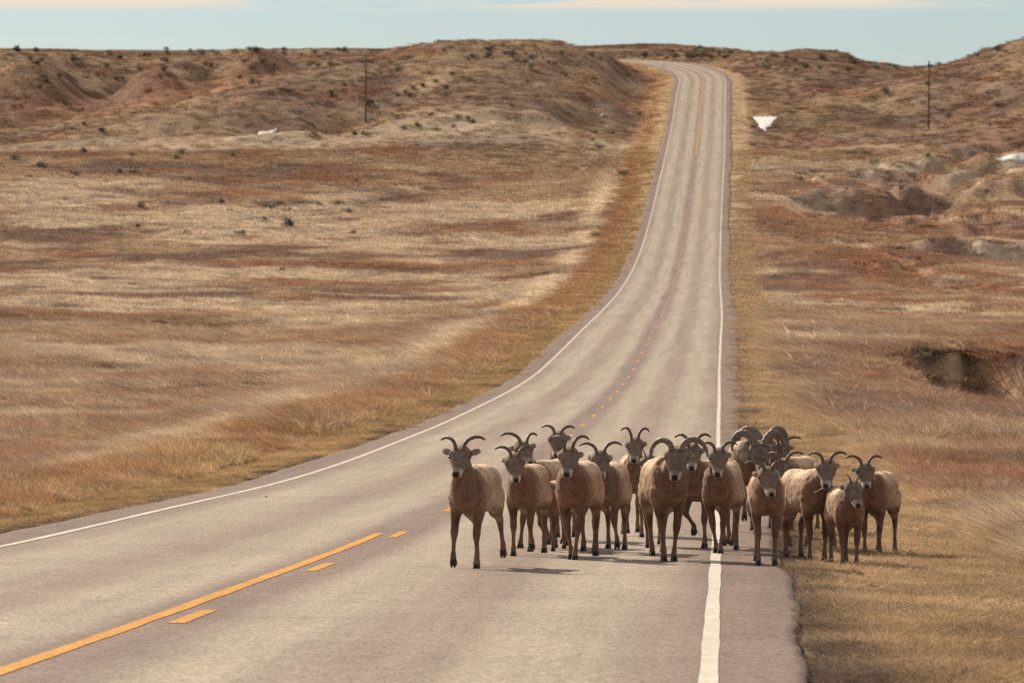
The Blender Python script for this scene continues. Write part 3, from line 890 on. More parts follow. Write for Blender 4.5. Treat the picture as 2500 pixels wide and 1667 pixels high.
def finish_sheep():
    bpy.context.view_layer.update()
    dg = bpy.context.evaluated_depsgraph_get()
    for q in pending:
        me = bpy.data.meshes.new_from_object(q['tmp'].evaluated_get(dg))
        me.name = "body"
        old = q['tmp'].data; bpy.data.objects.remove(q['tmp']); bpy.data.meshes.remove(old)
        nv = len(me.vertices)
        co = np.empty(nv * 3, np.float32); me.vertices.foreach_get('co', co); co = co.reshape(-1, 3).astype(float)
        no = np.empty(nv * 3, np.float32); me.vertices.foreach_get('normal', no); no = no.reshape(-1, 3).astype(float)
        O, a, r, u, hs, s = q['O'], q['a'], q['r'], q['u'], q['hs'], q['s']
        rel = (co - O) / hs
        t, w_, v_ = rel @ a, rel @ r, rel @ u
        headm = (sstep(-.10, -.06, t)) * (1 - sstep(.10, .13, np.sqrt(np.minimum(np.abs(w_), .14) ** 2 * .8 + v_ ** 2)))
        # fur relief on the trunk
        sd = random.random() * 50
        trunkm = sstep(.42, .5, co[:, 2]) * (1 - headm) * (1 - sstep(.95, 1.02, co[:, 2]))
        lump = fbm(co[:, 1] * 9 + sd, co[:, 2] * 7 + co[:, 0] * 5, 401, 3) - 0.5
        fine = fbm(co[:, 1] * 34 + sd, co[:, 2] * 22 + co[:, 0] * 30, 402, 2) - 0.5
        co2 = co + no * (trunkm * (lump * .024 + fine * .010))[:, None]
        me.vertices.foreach_set('co', (co2 * s).astype(np.float32).ravel())
        # coat colours, with sunlit back and shaded front painted in
        dk = q['dark']
        y, z, x = co[:, 1], co[:, 2], co[:, 0]
        def mx(c, d, w): return c * (1 - w[:, None]) + np.array(d)[None] * w[:, None]
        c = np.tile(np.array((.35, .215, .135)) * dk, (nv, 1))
        c = mx(c, np.array((.68, .52, .36)) * dk, sstep(.74, .89, z) * sstep(-.05, .15, y))  # paler back: sunlight painted into the fur colour
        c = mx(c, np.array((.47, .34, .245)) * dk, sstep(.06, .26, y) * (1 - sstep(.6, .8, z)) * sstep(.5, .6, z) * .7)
        c = mx(c, np.array((.150, .078, .054)) * dk, (1 - sstep(-.12, .14, y)) * (1 - .5 * sstep(.86, .95, z)) * .85)  # brown chest and neck, darkened further to stand for shade
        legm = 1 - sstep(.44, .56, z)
        c = mx(c, np.array((.135, .074, .052)) * dk, legm)  # dark legs, deepened with painted shade
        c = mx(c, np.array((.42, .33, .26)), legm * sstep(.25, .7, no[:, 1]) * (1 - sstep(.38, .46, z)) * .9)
        c = mx(c, np.array((.22, .15, .115)), legm * (1 - sstep(.22, .30, z)) * .5)
        c = mx(c, np.array((.62, .54, .45)), sstep(.74, .80, y) * sstep(.5, .62, z))
        c = mx(c, np.array((.36, .28, .22)), sstep(.4, .8, -no[:, 2]) * sstep(.2, .35, y) * sstep(.36, .44, z) * .7)
        # face
        c = mx(c, np.array((.18, .135, .112)) * dk, headm * sstep(-.06, -.02, t))  # grey-brown face, also deepened with painted shade
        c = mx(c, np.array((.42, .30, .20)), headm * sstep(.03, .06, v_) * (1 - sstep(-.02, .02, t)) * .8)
        c = mx(c, np.array((.15, .115, .10)), headm * sstep(.02, .04, v_) * np.exp(-((t - .09) / .07) ** 2 - (w_ / .028) ** 2) * .7)
        c = mx(c, np.array((.56, .50, .45)), headm * sstep(.188, .215, t) * (1 - .7 * sstep(.02, .035, v_)))
        c = mx(c, np.array((.68, .62, .56)), headm * sstep(.205, .23, t) * sstep(.018, .03, -v_))
        c = mx(c, np.array((.035, .028, .028)), headm * sstep(.243, .252, t) * sstep(-.012, -.004, v_) * (1 - sstep(.022, .034, np.abs(w_))))
        c = mx(c, np.array((.06, .045, .04)), headm * sstep(.235, .25, t) * np.exp(-((v_ + .021) / .006) ** 2) * .9)
        c = mx(c, np.array((.10, .075, .06)), headm * np.exp(-(((t - .058) / .026) ** 2 + ((v_ - .016) / .017) ** 2)) * sstep(.05, .065, np.abs(w_)))
        earm = sstep(.102, .112, np.abs(w_)) * (np.abs(w_) < .22) * (np.abs(v_) < .1) * (np.abs(t) < .14)
        c = mx(c, np.array((.30, .235, .185)), earm.astype(float))
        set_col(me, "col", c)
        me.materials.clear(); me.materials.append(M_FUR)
        me.polygons.foreach_set('use_smooth', np.ones(len(me.polygons), bool))
        me.update()
        root = q['root']
        body = link(bpy.data.objects.new("body", me), root)
        # coat hair: short strands, as one mesh
        tri_n = len(me.polygons)
        pc = np.empty(tri_n * 3, np.float32); me.polygons.foreach_get('center', pc); pc = pc.reshape(-1, 3).astype(float)
        pn = np.empty(tri_n * 3, np.float32); me.polygons.foreach_get('normal', pn); pn = pn.reshape(-1, 3).astype(float)
        fv = np.empty(len(me.loops), np.int32); me.loops.foreach_get('vertex_index', fv)
        ls = np.empty(tri_n, np.int32); me.polygons.foreach_get('loop_start', ls)
        pick = rng.choice(tri_n, min(tri_n, 4500), replace=False)
        c0 = c[fv[ls[pick]]]
        p0, n0 = pc[pick], pn[pick]
        loc = p0 / s
        hd_ = np.linalg.norm(loc - (O + a * .08), axis=1)
        hm = 1 - sstep(.13, .22, hd_); hm2 = 1 - sstep(.17, .2, np.linalg.norm(loc - (O + a * .24), axis=1)) * 1.0
        lg = 1 - sstep(.40, .52, loc[:, 2])
        ln = (.013 * (1 - hm) + .005 * hm) * (1 - .6 * lg) * (0.5 + rng.random(len(pick))) * s
        ln *= np.where(((loc - O) @ a) > .19, .25, 1.0)
        flow = np.tile(np.array((0, .55, -.45)), (len(pick), 1)) + rng.normal(0, .35, (len(pick), 3))
        dirv = n0 * .35 + flow * .7; dirv /= np.linalg.norm(dirv, axis=1)[:, None]
        sidev = np.cross(dirv, n0 + rng.normal(0, .3, n0.shape)); sidev /= (np.linalg.norm(sidev, axis=1)[:, None] + 1e-9)
        wd = (.0011 * (1 - .3 * hm))[:, None] * s
        base = p0 - n0 * .003
        Vh = np.stack([base - sidev * wd, base + sidev * wd, base + dirv * ln[:, None]], 1).reshape(-1, 3)
        Fh = np.arange(len(Vh), dtype=np.int32)
        hme = bpy.data.meshes.new("coat_hair")
        hme.vertices.add(len(Vh)); hme.vertices.foreach_set('co', Vh.astype(np.float32).ravel())
        hme.loops.add(len(Fh)); hme.loops.foreach_set('vertex_index', Fh)
        hme.polygons.add(len(Fh) // 3); hme.polygons.foreach_set('loop_start', np.arange(0, len(Fh), 3, dtype=np.int32)); hme.polygons.foreach_set('loop_total', np.full(len(Fh) // 3, 3, np.int32))
        hme.update(calc_edges=True)
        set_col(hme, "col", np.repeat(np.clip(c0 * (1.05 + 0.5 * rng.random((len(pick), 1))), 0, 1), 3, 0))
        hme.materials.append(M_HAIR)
        ho = link(bpy.data.objects.new("coat_hair", hme), root); ho["kind"] = "stuff"
        # horns
        path, r0, r1, ridge = HORNS[q['horn']]
        P = q['P']
        back = np.array((-a[0], -a[1], 0)); back /= np.linalg.norm(back)
        upv = np.array((0, 0, 1.0)) * .8 + u * .2; upv /= np.linalg.norm(upv)
        kx, kz = q['hk']
        for sdn in (-1, 1):
            k = hs * random.uniform(.93, 1.07)
            path = [(.034 + (px - .034) * kx, py, pz * kz) for px, py, pz in HORNS[q['horn']][0]]
            pts = [P - a * .005 + (r * sdn * px + back * py * k + upv * pz * k) * 1.0 if i == 0 else P - a * .005 + (r * sdn * (.034 + (px - .034) * k) + back * py * k + upv * pz * k) for i, (px, py, pz) in enumerate(path)]
            nseg = 8
            D = catmull(np.array(pts), nseg); mN = len(D)
            f = np.linspace(0, 1, mN)
            rad = (r0 * (1 - f) ** .62 + r1 * f)
            if ridge: rad = rad * (1 + .06 * ridge * 2 * np.sin(f * 75) * (1 - f))
            v2, f2 = tube(D * s, rad * s, rad * s * .8, right=tuple(upv), n=12, m=1)
            hb = mesh_obj("horn", v2, f2, M_RAMHORN if 'ram' in q['horn'] else M_HORN, root, True)
            e = bpy.data.objects.new("eye", eye_me); link(e, root)
            e.location = (O + (a * .058 + r * sdn * .0925 + u * .018) * hs) * s
            e.scale = (.0125 * s,) * 3
        for Fe, T, lift in q['feet']:
            h_ = bpy.data.objects.new("hoof", hoof_me); link(h_, root)
            h_.location = (T[0] * s, (T[1] + .008) * s, max(0.0, (T[2] - .035)) * s)
            h_.scale = (s * .9, s * .95, s)
            if lift > .03: h_.rotation_euler = (R(48), 0, 0); h_.location[2] += .012 * s
    pending.clear()

W = "bighorn_sheep"
add_sheep(W, "ewe standing leftmost of the herd, alone on the left lane side, ears spread", 1140, 1387, 1122, 1094, 1.0, 17, -12, 58, 'ewe', 'hind_r', ears=2, hk=(1.00, 0.92))
add_sheep(W, "ewe second from the left along the front of the herd", 1275, 1357, 1257, 1113, 0.96, 14, 4, 62, 'ewe', [(0, -.02, 0), (-.02, .10, .07), (.02, .05, 0), (.02, -.10, 0)], hk=(0.92, 0.85))
add_sheep(W, "ewe behind the second from the left, head turned, pale back lit by sun", 1302, 1337, 1279, 1080, 0.98, 34, 24, 52, 'ewe', 'stride_a', ears=1, hk=(1.05, 0.90))
add_sheep("bighorn_lamb", "small dark lamb squeezed between the second and third front ewes", 1336, 1345, 1327, 1145, 0.76, 16, 10, 62, 'nub', 'lift_l')
add_sheep(W, "farthest ewe on the left half, only its head and horns clear of the others", 1364, 1320, 1362, 1058, 0.99, 8, -6, 60, 'ewe', 'stand', hk=(0.85, 0.75))
add_sheep(W, "ewe with dark chest in the left group, front legs close together", 1398, 1366, 1388, 1097, 1.0, 15, -8, 60, 'ewe', 'narrow', hk=(0.80, 1.10))
add_sheep(W, "ewe with wide spread horns right of the dark chested ewe", 1476, 1351, 1466, 1106, 0.96, 12, 2, 62, 'ewe', [(-.01, -.05, 0), (.03, .03, .06), (0, .1, 0), (.02, -.05, 0)], hk=(1.05, 0.95))
add_sheep(W, "ewe standing back on the open road in the gap at the herd's centre", 1550, 1310, 1550, 1073, 0.98, -3, -6, 60, 'ewe', 'stride_b', 0.92, hk=(.72, 1.2))
add_sheep("bighorn_lamb", "lamb with short spike horns beside the brown young ram's left flank", 1594, 1335, 1582, 1116, 0.82, 4, -14, 64, 'spike', 'stride_a', 0.9)
add_sheep("bighorn_ram", "stocky brown young ram with curling horns at the front of the herd's centre", 1634, 1368, 1652, 1096, 1.04, -9, -8, 60, 'young_ram', [(.03, -.08, 0), (-.05, -.02, 0), (.05, .05, 0), (-.02, .1, .03)], 1.06, 0.92, hk=(.9, .85))
add_sheep("bighorn_ram", "young horned sheep half hidden behind the stocky ram, foreleg bent", 1701, 1337, 1690, 1088, 0.98, 38, -4, 58, 'ewe', 'lift_l', 1.0, 0.95, hk=(.9, 1.1))
add_sheep(W, "ewe standing astride the white edge line, pale flanks", 1752, 1351, 1754, 1100, 0.97, 13, -6, 62, 'ewe', 'narrow', hk=(0.88, 0.82))
add_sheep("bighorn_ram", "largest ram with thick wide horns, striding behind the front row at right", 1830, 1302, 1855, 1082, 1.12, -4, 4, 60, 'ram', 'lift_l', 1.05)
add_sheep("bighorn_ram", "ram hidden behind the largest ram, only its horns showing above", 1862, 1288, 1866, 1071, 1.10, 6, 4, 60, 'ram', 'stand')
add_sheep(W, "ewe at the back right with one horn tip showing past the largest ram", 1915, 1303, 1908, 1082, 0.97, 34, -16, 58, 'ewe', 'stand', hk=(1.10, 0.70))
add_sheep(W, "ewe on the shoulder in front of the largest ram, mouth slightly open", 1871, 1380, 1876, 1146, 0.93, 2, 10, 62, 'ewe', 'stand', 1.0, hk=(1.00, 0.70))
add_sheep(W, "ewe half hidden behind the shoulder ewe, pale back turned right", 1922, 1348, 1913, 1124, 0.93, 42, -10, 60, 'ewe', 'stride_b', hk=(0.95, 0.80))
add_sheep(W, "ewe with a grass stalk in its mouth on the roadside grass", 1996, 1374, 2018, 1126, 0.97, -20, -6, 62, 'ewe', 'stand', 1.03, hk=(.9, .8))
add_sheep("bighorn_lamb", "lamb with lowered head and tiny horns on the roadside grass", 2074, 1385, 2085, 1178, 0.84, -8, 16, 62, 'spike', 'stand', 1.05)
add_sheep(W, "rightmost ewe of the herd, grey flank, standing in the grass", 2128, 1358, 2112, 1134, 0.94, 20, 4, 60, 'ewe', 'stand', hk=(.95, .85))
finish_sheep()

# ------------------------------------------------------------------ power poles, snow, shrubs, small things
def box(vs, fs, c, sx, sy, sz):
    o = len(vs)
    for dz in (-1, 1):
        for dx, dy in ((-1, -1), (1, -1), (1, 1), (-1, 1)):
            vs.append((c[0] + dx * sx / 2, c[1] + dy * sy / 2, c[2] + dz * sz / 2))
    fs += [tuple(o + q for q in f) for f in ((3, 2, 1, 0), (4, 5, 6, 7), (0, 1, 5, 4), (1, 2, 6, 5), (2, 3, 7, 6), (3, 0, 4, 7))]

def utility_pole(px, py, dr, hgt, rz, lean, label):
    x, y, z = ground_hit(px, py, *dr)
    root = link(bpy.data.objects.new("utility_pole", None)); root.location = (x, y, z - 0.3); root.rotation_euler = (0, lean, rz)
    tag(root, label, "utility pole", "power poles on the prairie")
    v, f = tube([(0, 0, 0), (0, 0, hgt * .5), (0, 0, hgt + .3)], np.array([.125, .11, .09]), n=10, m=2)
    mesh_obj("post", v, f, M_WOOD, root, True)
    vs, fs = [], []; box(vs, fs, (0, -.14, hgt - .25), 2.3, .16, .2); mesh_obj("crossarm", vs, fs, M_WOOD, root)
    for sx in (-.95, .95):
        v, f = tube([(sx, -.14, hgt - .18), (sx, -.14, hgt - .06), (sx, -.14, hgt + .06)], np.array([.05, .07, .04]), n=8, m=2)
        mesh_obj("insulator", v, f, M_POST, root, True)
    v, f = tube([(0, 0, hgt + .28), (0, 0, hgt + .4), (0, 0, hgt + .5)], np.array([.05, .06, .03]), n=8, m=2)
    mesh_obj("insulator", v, f, M_POST, root, True)
    for sx in (-1, 1):
        v, f = tube([(sx * .7, -.15, hgt - .3), (sx * .35, -.15, hgt - .6), (0, -.13, hgt - .9)], np.array([.03, .03, .03]), n=6, m=1)
        mesh_obj("brace", v, f, M_WOOD, root)
utility_pole(893, 299, (740, 840), 9.0, 0.05, 0.0, "grey wooden power pole with crossarm left of the knoll")
utility_pole(2267, 316, (720, 830), 9.0, 1.25, 0.03, "slightly leaning wooden power pole on the right slope")

SNOW_POLYS = []
def snow(poly, dr, label, lift=0.07, rag=.16):
    P = np.array([ground_hit(px, py, *dr)[:2] for px, py in poly])
    c = P.mean(0)
    ring = []
    m = 7
    for i in range(len(P)):
        for k in range(m):
            t = k / m; ring.append(P[i] * (1 - t) + P[(i + 1) % len(P)] * t)
    ring = np.array(ring); n = len(ring)
    ring = c + (ring - c) * (1 + (fbm(np.arange(n) * .9, np.zeros(n), 505, 2)[:, None] - .5) * rag)
    SNOW_POLYS.append(ring)
    fr = [1.0, .93, .8, .55, .28]
    V = []
    for f in fr:
        q = c + (ring - c) * f
        V.append(np.column_stack([q, height(q[:, 0], q[:, 1]) + (lift + .10 * (1 - f ** 2) ** .7 if f < 1 else -.05)]))
    v, f = loft_rings(V, cap=False)
    ci = len(v); v.append((c[0], c[1], float(height([c[0]], [c[1]])[0]) + lift + .1))
    b = (len(fr) - 1) * n
    f += [(b + j, b + (j + 1) % n, ci) for j in range(n)]
    o = mesh_obj("snow_patch", v, f, M_SNOW, None, True)
    tag(o, label, "snow", "leftover snow patches")
snow([(1838, 287), (1868, 284), (1900, 286), (1884, 306), (1868, 322), (1856, 310)], (740, 860), "triangular white snow patch in the draw just right of the road", .05, .42)
snow([(630, 326), (652, 320), (678, 312), (664, 324), (646, 329)], (700, 830), "small white snow patch at the foot of the left spur")
snow([(2425, 389), (2470, 380), (2545, 376), (2545, 396), (2485, 401), (2450, 396)], (600, 780), "large white snow patch in the gully at the right picture edge", .14)
snow([(1465, 285), (1481, 278), (1484, 281), (1470, 287)], (700, 830), "tiny white snow sliver below the knoll beside the road")

def shrub_mesh(i, tall=1.0, nleaf=150):
    r_ = np.random.default_rng(900 + i)
    vs, fs = [], []
    lobes = [(r_.normal(0, .22), r_.normal(0, .22), .22 + .2 * r_.random(), .2 + .16 * r_.random()) for _ in range(6)]
    for k in range(nleaf):
        lx, ly, lz, lr = lobes[k % 6]
        d = r_.normal(0, 1, 3); d /= np.linalg.norm(d)
        p = np.array((lx, ly, lz * tall)) + d * lr * r_.random() ** .4 * np.array((1, 1, tall))
        p[2] = max(p[2], .02)
        up = d + r_.normal(0, .4, 3) + np.array((0, 0, .7)); up /= np.linalg.norm(up)
        sd = np.cross(up, r_.normal(0, 1, 3)); sd /= np.linalg.norm(sd)
        L, w = .12 + .10 * r_.random(), .035 + .03 * r_.random()
        o = len(vs); vs += [tuple(p - sd * w), tuple(p + sd * w), tuple(p + up * L)]; fs.append((o, o + 1, o + 2))
    for k in range(5):
        lx, ly, lz, lr = lobes[k]
        v, f = tube([(lx * .1, ly * .1, -.08), (lx * .6, ly * .6, lz * tall * .5), (lx, ly, lz * tall)], np.array([.03, .02, .01]), n=5, m=1)
        o = len(vs); vs += v; fs += [tuple(q + o for q in t_) for t_ in f]
    me = bpy.data.meshes.new("shrub"); me.from_pydata(vs, [], fs); me.materials.append(M_SHRUB); me.update()
    return me
SHRUBS = [shrub_mesh(i, 0.8 + .1 * (i % 3)) for i in range(6)]
srng = random.Random(5)
def shrub(px, py, dr, size, label, group=None, name="sagebrush"):
    x, y, z = ground_hit(px, py, *dr)
    la, _ = road_lat(np.array([x]), np.array([y]))
    if abs(la[0]) < 5.5: return
    o = link(bpy.data.objects.new(name, srng.choice(SHRUBS)))
    o.location = (x, y, z - .03); o.rotation_euler = (0, 0, srng.random() * 6.3)
    k = 1.08 * size * srng.uniform(.85, 1.2); o.scale = (k * srng.uniform(.9, 1.3), k, k * srng.uniform(.8, 1.1))
    tag(o, label, "shrub", group)
q = 2.613
field = [(95, 1025, 1.2), (270, 1075, 1.3), (350, 1022, .9), (530, 985, 1.0), (845, 1005, 1.0), (1050, 1005, .9), (1160, 990, 1.1), (1135, 1020, 1.0), (470, 1122, .9), (850, 1110, 1.0), (760, 1110, .8),
         (1490, 1003, .8), (895, 1335, 1.3), (1067, 1310, .7), (1410, 1305, .7), (1465, 1350, .7), (1720, 1345, 1.1), (1785, 1320, 1.0), (1915, 1310, .7), (2035, 1320, .8), (2150, 1312, 1.1), (1845, 1348, .6),
         (1685, 1415, .8), (1835, 1455, 1.3), (1190, 1490, .7), (1530, 1510, 1.2), (875, 1455, .7), (2275, 1168, .6), (1310, 1130, .6), (1205, 1150, .6), (185, 1140, .8), (650, 840, 1.0), (2000, 860, .9), (2260, 865, .9), (535, 800, .8)]
ONES = "first second third fourth fifth sixth seventh eighth ninth tenth eleventh twelfth thirteenth fourteenth fifteenth sixteenth seventeenth eighteenth nineteenth twentieth".split()
def nth(i):
    if i < 20: return ONES[i]
    t = ("twenty", "thirty", "forty")[(i + 1) // 10 - 2]
    return t + "-" + ONES[(i + 1) % 10 - 1] if (i + 1) % 10 else {30: "thirtieth", 40: "fortieth"}[i + 1]
near_, far_ = sorted([f for f in field if f[1] > 1225]), sorted([f for f in field if f[1] <= 1225])
for row, what in ((near_, "low dark sagebrush in the nearer rows of the left field, %s from the left"), (far_, "low dark sagebrush in the farther rows of the left field, %s from the left")):
    for i, (sx, sy, k) in enumerate(row):
        shrub(sx / q, sy / q, (380, 860), k, what % nth(i), "sagebrush in the left field")
mid = [(65, 1310, 1.0), (140, 1365, .8), (160, 1495, .7), (265, 670, 1.3), (440, 760, .8), (490, 828, .9), (570, 812, .9), (690, 835, .9), (800, 815, .8), (930, 790, .9), (660, 735, .9), (835, 760, .8), (890, 765, .9), (840, 930, .9),
       (240, 865, 1.0), (175, 865, .8), (185, 1165, .6), (1690, 900, .7), (1735, 950, .9), (1700, 853, .7), (1815, 855, .7), (1585, 1085, .7), (1895, 1125, .9)]
for i, (sx, sy, k) in enumerate(sorted(mid)):
    shrub(800 + sx / q, sy / q, (380, 860), k, "small sagebrush clump in the grass between left pole and road, %s from the left" % nth(i), "sagebrush between pole and road")
shrub(1453, 580, (430, 700), .95, "round dark green bush among pale tufts left of the road")
shrub(689, 667, (330, 560), .8, "lone dark bush in the middle of the left field")
shrub(1560, 283, (640, 860), .8, "scraggly bush on the left verge where the road climbs")
kn = [(910, 520), (500, 595), (1170, 683), (1535, 415), (1700, 515), (1690, 360), (1900, 490), (1740, 380), (520, 375), (445, 455), (760, 570), (605, 560), (545, 570), (690, 525), (800, 480), (270, 510), (105, 550), (20, 600), (440, 620), (530, 620), (455, 675), (895, 390), (1260, 405), (1300, 440), (1490, 350), (1520, 490)]
for sx, sy in kn: shrub(800 + sx / q, sy / q, (740, 960), srng.uniform(.7, 1.1), "dark shrub dotted over the face of the central knoll", "shrubs on the central knoll")
for i in range(30):
    px = 1250 + srng.gauss(0, 110)
    shrub(px, 112 + abs(px - 1250) ** 1.6 / 240 + srng.random() * 40, (760, 960), srng.uniform(.5, 1.0), "dark shrub dotted over the face of the central knoll", "shrubs on the central knoll")
for i in range(70):
    shrub(srng.uniform(10, 860), 124 + srng.random() ** 1.5 * 95, (860, 1160), srng.uniform(.7, 1.4), "dark shrub on the eroded left plateau slope", "shrubs on the left plateau")
for i in range(16):
    shrub(srng.uniform(1575, 1740), srng.uniform(137, 143), (930, 1160), srng.uniform(.8, 1.4), "dark shrub lining the outside of the far bend", "shrubs outside the far bend")
for i in range(34):
    shrub(srng.uniform(1620, 1860), srng.uniform(118, 150), (930, 1160), srng.uniform(.5, 1.0), "dark shrub on the rise behind the far bend", "shrubs behind the far bend")
for i in range(30):
    shrub(srng.uniform(1860, 2200), srng.uniform(135, 175), (850, 1100), srng.uniform(.6, 1.2), "dark shrub on the top of the right hill", "shrubs on the right hill")
for i, (px, py, k) in enumerate(sorted([(2316, 285, 1.0), (2437, 262, 1.0), (2263, 208, .9), (2163, 228, 1.2), (2292, 158, 1.0), (2436, 125, 1.2), (2385, 138, 1.0), (2466, 342, 1.0), (2265, 382, .7), (1846, 392, .7), (1839, 313, .7)])):
    shrub(px, py, (600, 960), k, "scattered dark shrub on the slope around the right power pole, %s from the left" % nth(i), "shrubs near the right pole")
shrub(1895, 680, (360, 560), .5, "tiny dark bush beside the right verge below the gullies")
shrub(1985, 432, (560, 760), .8, "dark bush at the head of the right gullies")

# lone tree on the skyline
x, y, _ = at_depth(112, 121, 1108)
z = float(height([x], [y])[0])
tr = link(bpy.data.objects.new("lone_tree", None)); tr.location = (x, y, z - .1); tag(tr, "tiny lone tree standing on the flat left skyline", "tree")
v, f = tube([(0, 0, 0), (.02, 0, .5), (0, .02, 1.0)], np.array([.07, .05, .03]), n=7, m=2); mesh_obj("trunk", v, f, M_BARK, tr, True)
cm = shrub_mesh(33, 1.0, 220).copy(); cm.materials.clear(); cm.materials.append(M_TREE)
cr_ = link(bpy.data.objects.new("crown", cm), tr); cr_.location = (0, 0, .75); cr_.scale = (1.0, 1.0, 1.15)
# delineator post inside the bend
i_ = int(np.argmin(np.abs(arc - 934)))
e = CL[i_] - nrm[i_] * 4.9
dp = link(bpy.data.objects.new("delineator_post", None)); dp.location = (e[0], e[1], float(height([e[0]], [e[1]])[0]) - .05); tag(dp, "short roadside marker post on the inside of the far bend", "post")
v, f = tube([(0, 0, 0), (0, 0, .6), (0, 0, 1.15)], np.array([.04, .04, .04]), n=6, m=1); mesh_obj("stake", v, f, M_POST, dp)
vs, fs = [], []; box(vs, fs, (0, -.05, 1.05), .16, .03, .3); mesh_obj("reflector", vs, fs, M_REFL, dp)
# stones on the tarmac
def stone(px, py, k, label):
    x, y, z = ground_hit(px, py, 36, 140)
    r_ = np.random.default_rng(int(px)); b_ = bmesh.new(); bmesh.ops.create_icosphere(b_, subdivisions=2, radius=1)
    for vv in b_.verts: vv.co *= 1 + .25 * (r_.random() - .5)
    me = bpy.data.meshes.new("stone"); b_.to_mesh(me); b_.free(); me.materials.append(M_REFL)
    la, zr = road_lat(np.array([x]), np.array([y]))
    o = link(bpy.data.objects.new("stone", me)); o.location = (x, y, float(zr[0]) + k * .4); o.scale = (k * 1.3, k, k * .7); tag(o, label, "stone")
stone(650, 1214, .018, "small dark stone on the left lane near the white line")

# grass stalk held in a ewe's mouth
for o in list(col_root.objects):
    if o.get("label", "").startswith("ewe with a grass stalk"):
        mw = o.matrix_world
        bpy.context.view_layer.update()
        eyes = [c for c in o.children if c.name.startswith("eye")]
        mid_ = sum((c.matrix_world.translation for c in eyes), Vector()) / 2
        p = mid_ + Vector((-.02, -.11, -.17))
        v, f = tube([p, p + Vector((-.05, -.02, -.015)), p + Vector((-.11, -.02, -.05))], np.array([.006, .005, .003]), n=5, m=3)
        tag(mesh_obj("grass_stalk", v, f, M_SNOW, None), "pale dry stalk hanging from the mouth of the roadside ewe", "stalk")

# ------------------------------------------------------------------ grass
def tuft(name, nb, rad, hmin, hmax, width, lean, seg=2, spread=.35, seed=0):
    r_ = np.random.default_rng(seed)
    vs, fs, tone = [], [], []
    for k in range(nb):
        a_ = r_.random() * 6.283; rr = rad * r_.random() ** .5
        b = np.array((rr * math.cos(a_), rr * math.sin(a_), -.03))
        h = hmin + (hmax - hmin) * r_.random()
        d = np.array((lean * (.5 + r_.random()) + r_.normal(0, spread), r_.normal(0, spread), 1.0)) * h
        sa = r_.random() * 3.1416
        sd = np.array((math.cos(sa), math.sin(sa), 0)) * width * (.6 + .8 * r_.random())
        t = .72 + .55 * r_.random()
        o = len(vs)
        if seg == 2:
            m = b + d * .5 + np.array((0, 0, .06 * h)); tip = b + d - np.array((0, 0, .10 * h)) * abs(lean) * 2
            vs += [b - sd, b + sd, m - sd * .7, m + sd * .7, tip]; fs += [(o, o + 1, o + 3, o + 2), (o + 2, o + 3, o + 4)]; tone += [t] * 5
        else:
            vs += [b - sd, b + sd, b + d]; fs.append((o, o + 1, o + 2)); tone += [t] * 3
    me = bpy.data.meshes.new(name); me.from_pydata([tuple(v) for v in vs], [], fs); me.materials.append(M_BLADE)
    set_col(me, "tone", np.repeat(np.array(tone)[:, None], 3, 1)); me.update()
    return bpy.data.objects.new(name, me)
tcol = bpy.data.collections.new("grass_sources")
for i in range(4): tcol.objects.link(tuft("a_tall_tuft_%d" % i, 48, .22, .55, 1.25, .0085, -.42, 2, .30, 700 + i))
for i in range(3): tcol.objects.link(tuft("b_turf_%d" % i, 60, .5, .35, 1.1, .030, -.2, 1, .6, 720 + i))
for i in range(3): tcol.objects.link(tuft("c_far_clump_%d" % i, 60, .9, .25, 1.0, .055, -.3, 1, .35, 740 + i))

def scatter(name, pts, rot, scl, idx, cols, label):
    me = bpy.data.meshes.new(name); n = len(pts)
    me.vertices.add(n); me.vertices.foreach_set('co', pts.astype(np.float32).ravel())
    at = me.attributes.new("rot", 'FLOAT_VECTOR', 'POINT'); at.data.foreach_set('vector', rot.astype(np.float32).ravel())
    at = me.attributes.new("scl", 'FLOAT_VECTOR', 'POINT'); at.data.foreach_set('vector', scl.astype(np.float32).ravel())
    at = me.attributes.new("idx", 'INT', 'POINT'); at.data.foreach_set('value', idx.astype(np.int32))
    set_col(me, "gcol", cols)
    o = link(bpy.data.objects.new(name, me))
    ng = bpy.data.node_groups.new(name + "_nodes", 'GeometryNodeTree')
    ng.interface.new_socket("Geometry", in_out='INPUT', socket_type='NodeSocketGeometry')
    ng.interface.new_socket("Geometry", in_out='OUTPUT', socket_type='NodeSocketGeometry')
    n_, l_ = ng.nodes, ng.links
    gi, go = n_.new('NodeGroupInput'), n_.new('NodeGroupOutput')
    iop = n_.new('GeometryNodeInstanceOnPoints'); ci = n_.new('GeometryNodeCollectionInfo')
    ci.inputs['Collection'].default_value = tcol; ci.inputs['Separate Children'].default_value = True; ci.inputs['Reset Children'].default_value = True
    def na(nm, ty):
        a = n_.new('GeometryNodeInputNamedAttribute'); a.data_type = ty; a.inputs['Name'].default_value = nm
        return [q_ for q_ in a.outputs if q_.enabled and q_.name == 'Attribute'][0]
    iop.inputs['Pick Instance'].default_value = True
    l_.new(gi.outputs[0], iop.inputs['Points']); l_.new(ci.outputs[0], iop.inputs['Instance'])
    l_.new(na("idx", 'INT'), iop.inputs['Instance Index'])
    e2r = n_.new('FunctionNodeEulerToRotation'); l_.new(na("rot", 'FLOAT_VECTOR'), e2r.inputs[0]); l_.new(e2r.outputs[0], iop.inputs['Rotation'])
    l_.new(na("scl", 'FLOAT_VECTOR'), iop.inputs['Scale'])
    l_.new(iop.outputs[0], go.inputs[0])
    md = o.modifiers.new("scatter", 'NODES'); md.node_group = ng
    tag(o, label, "grass", kind="stuff")
    return o

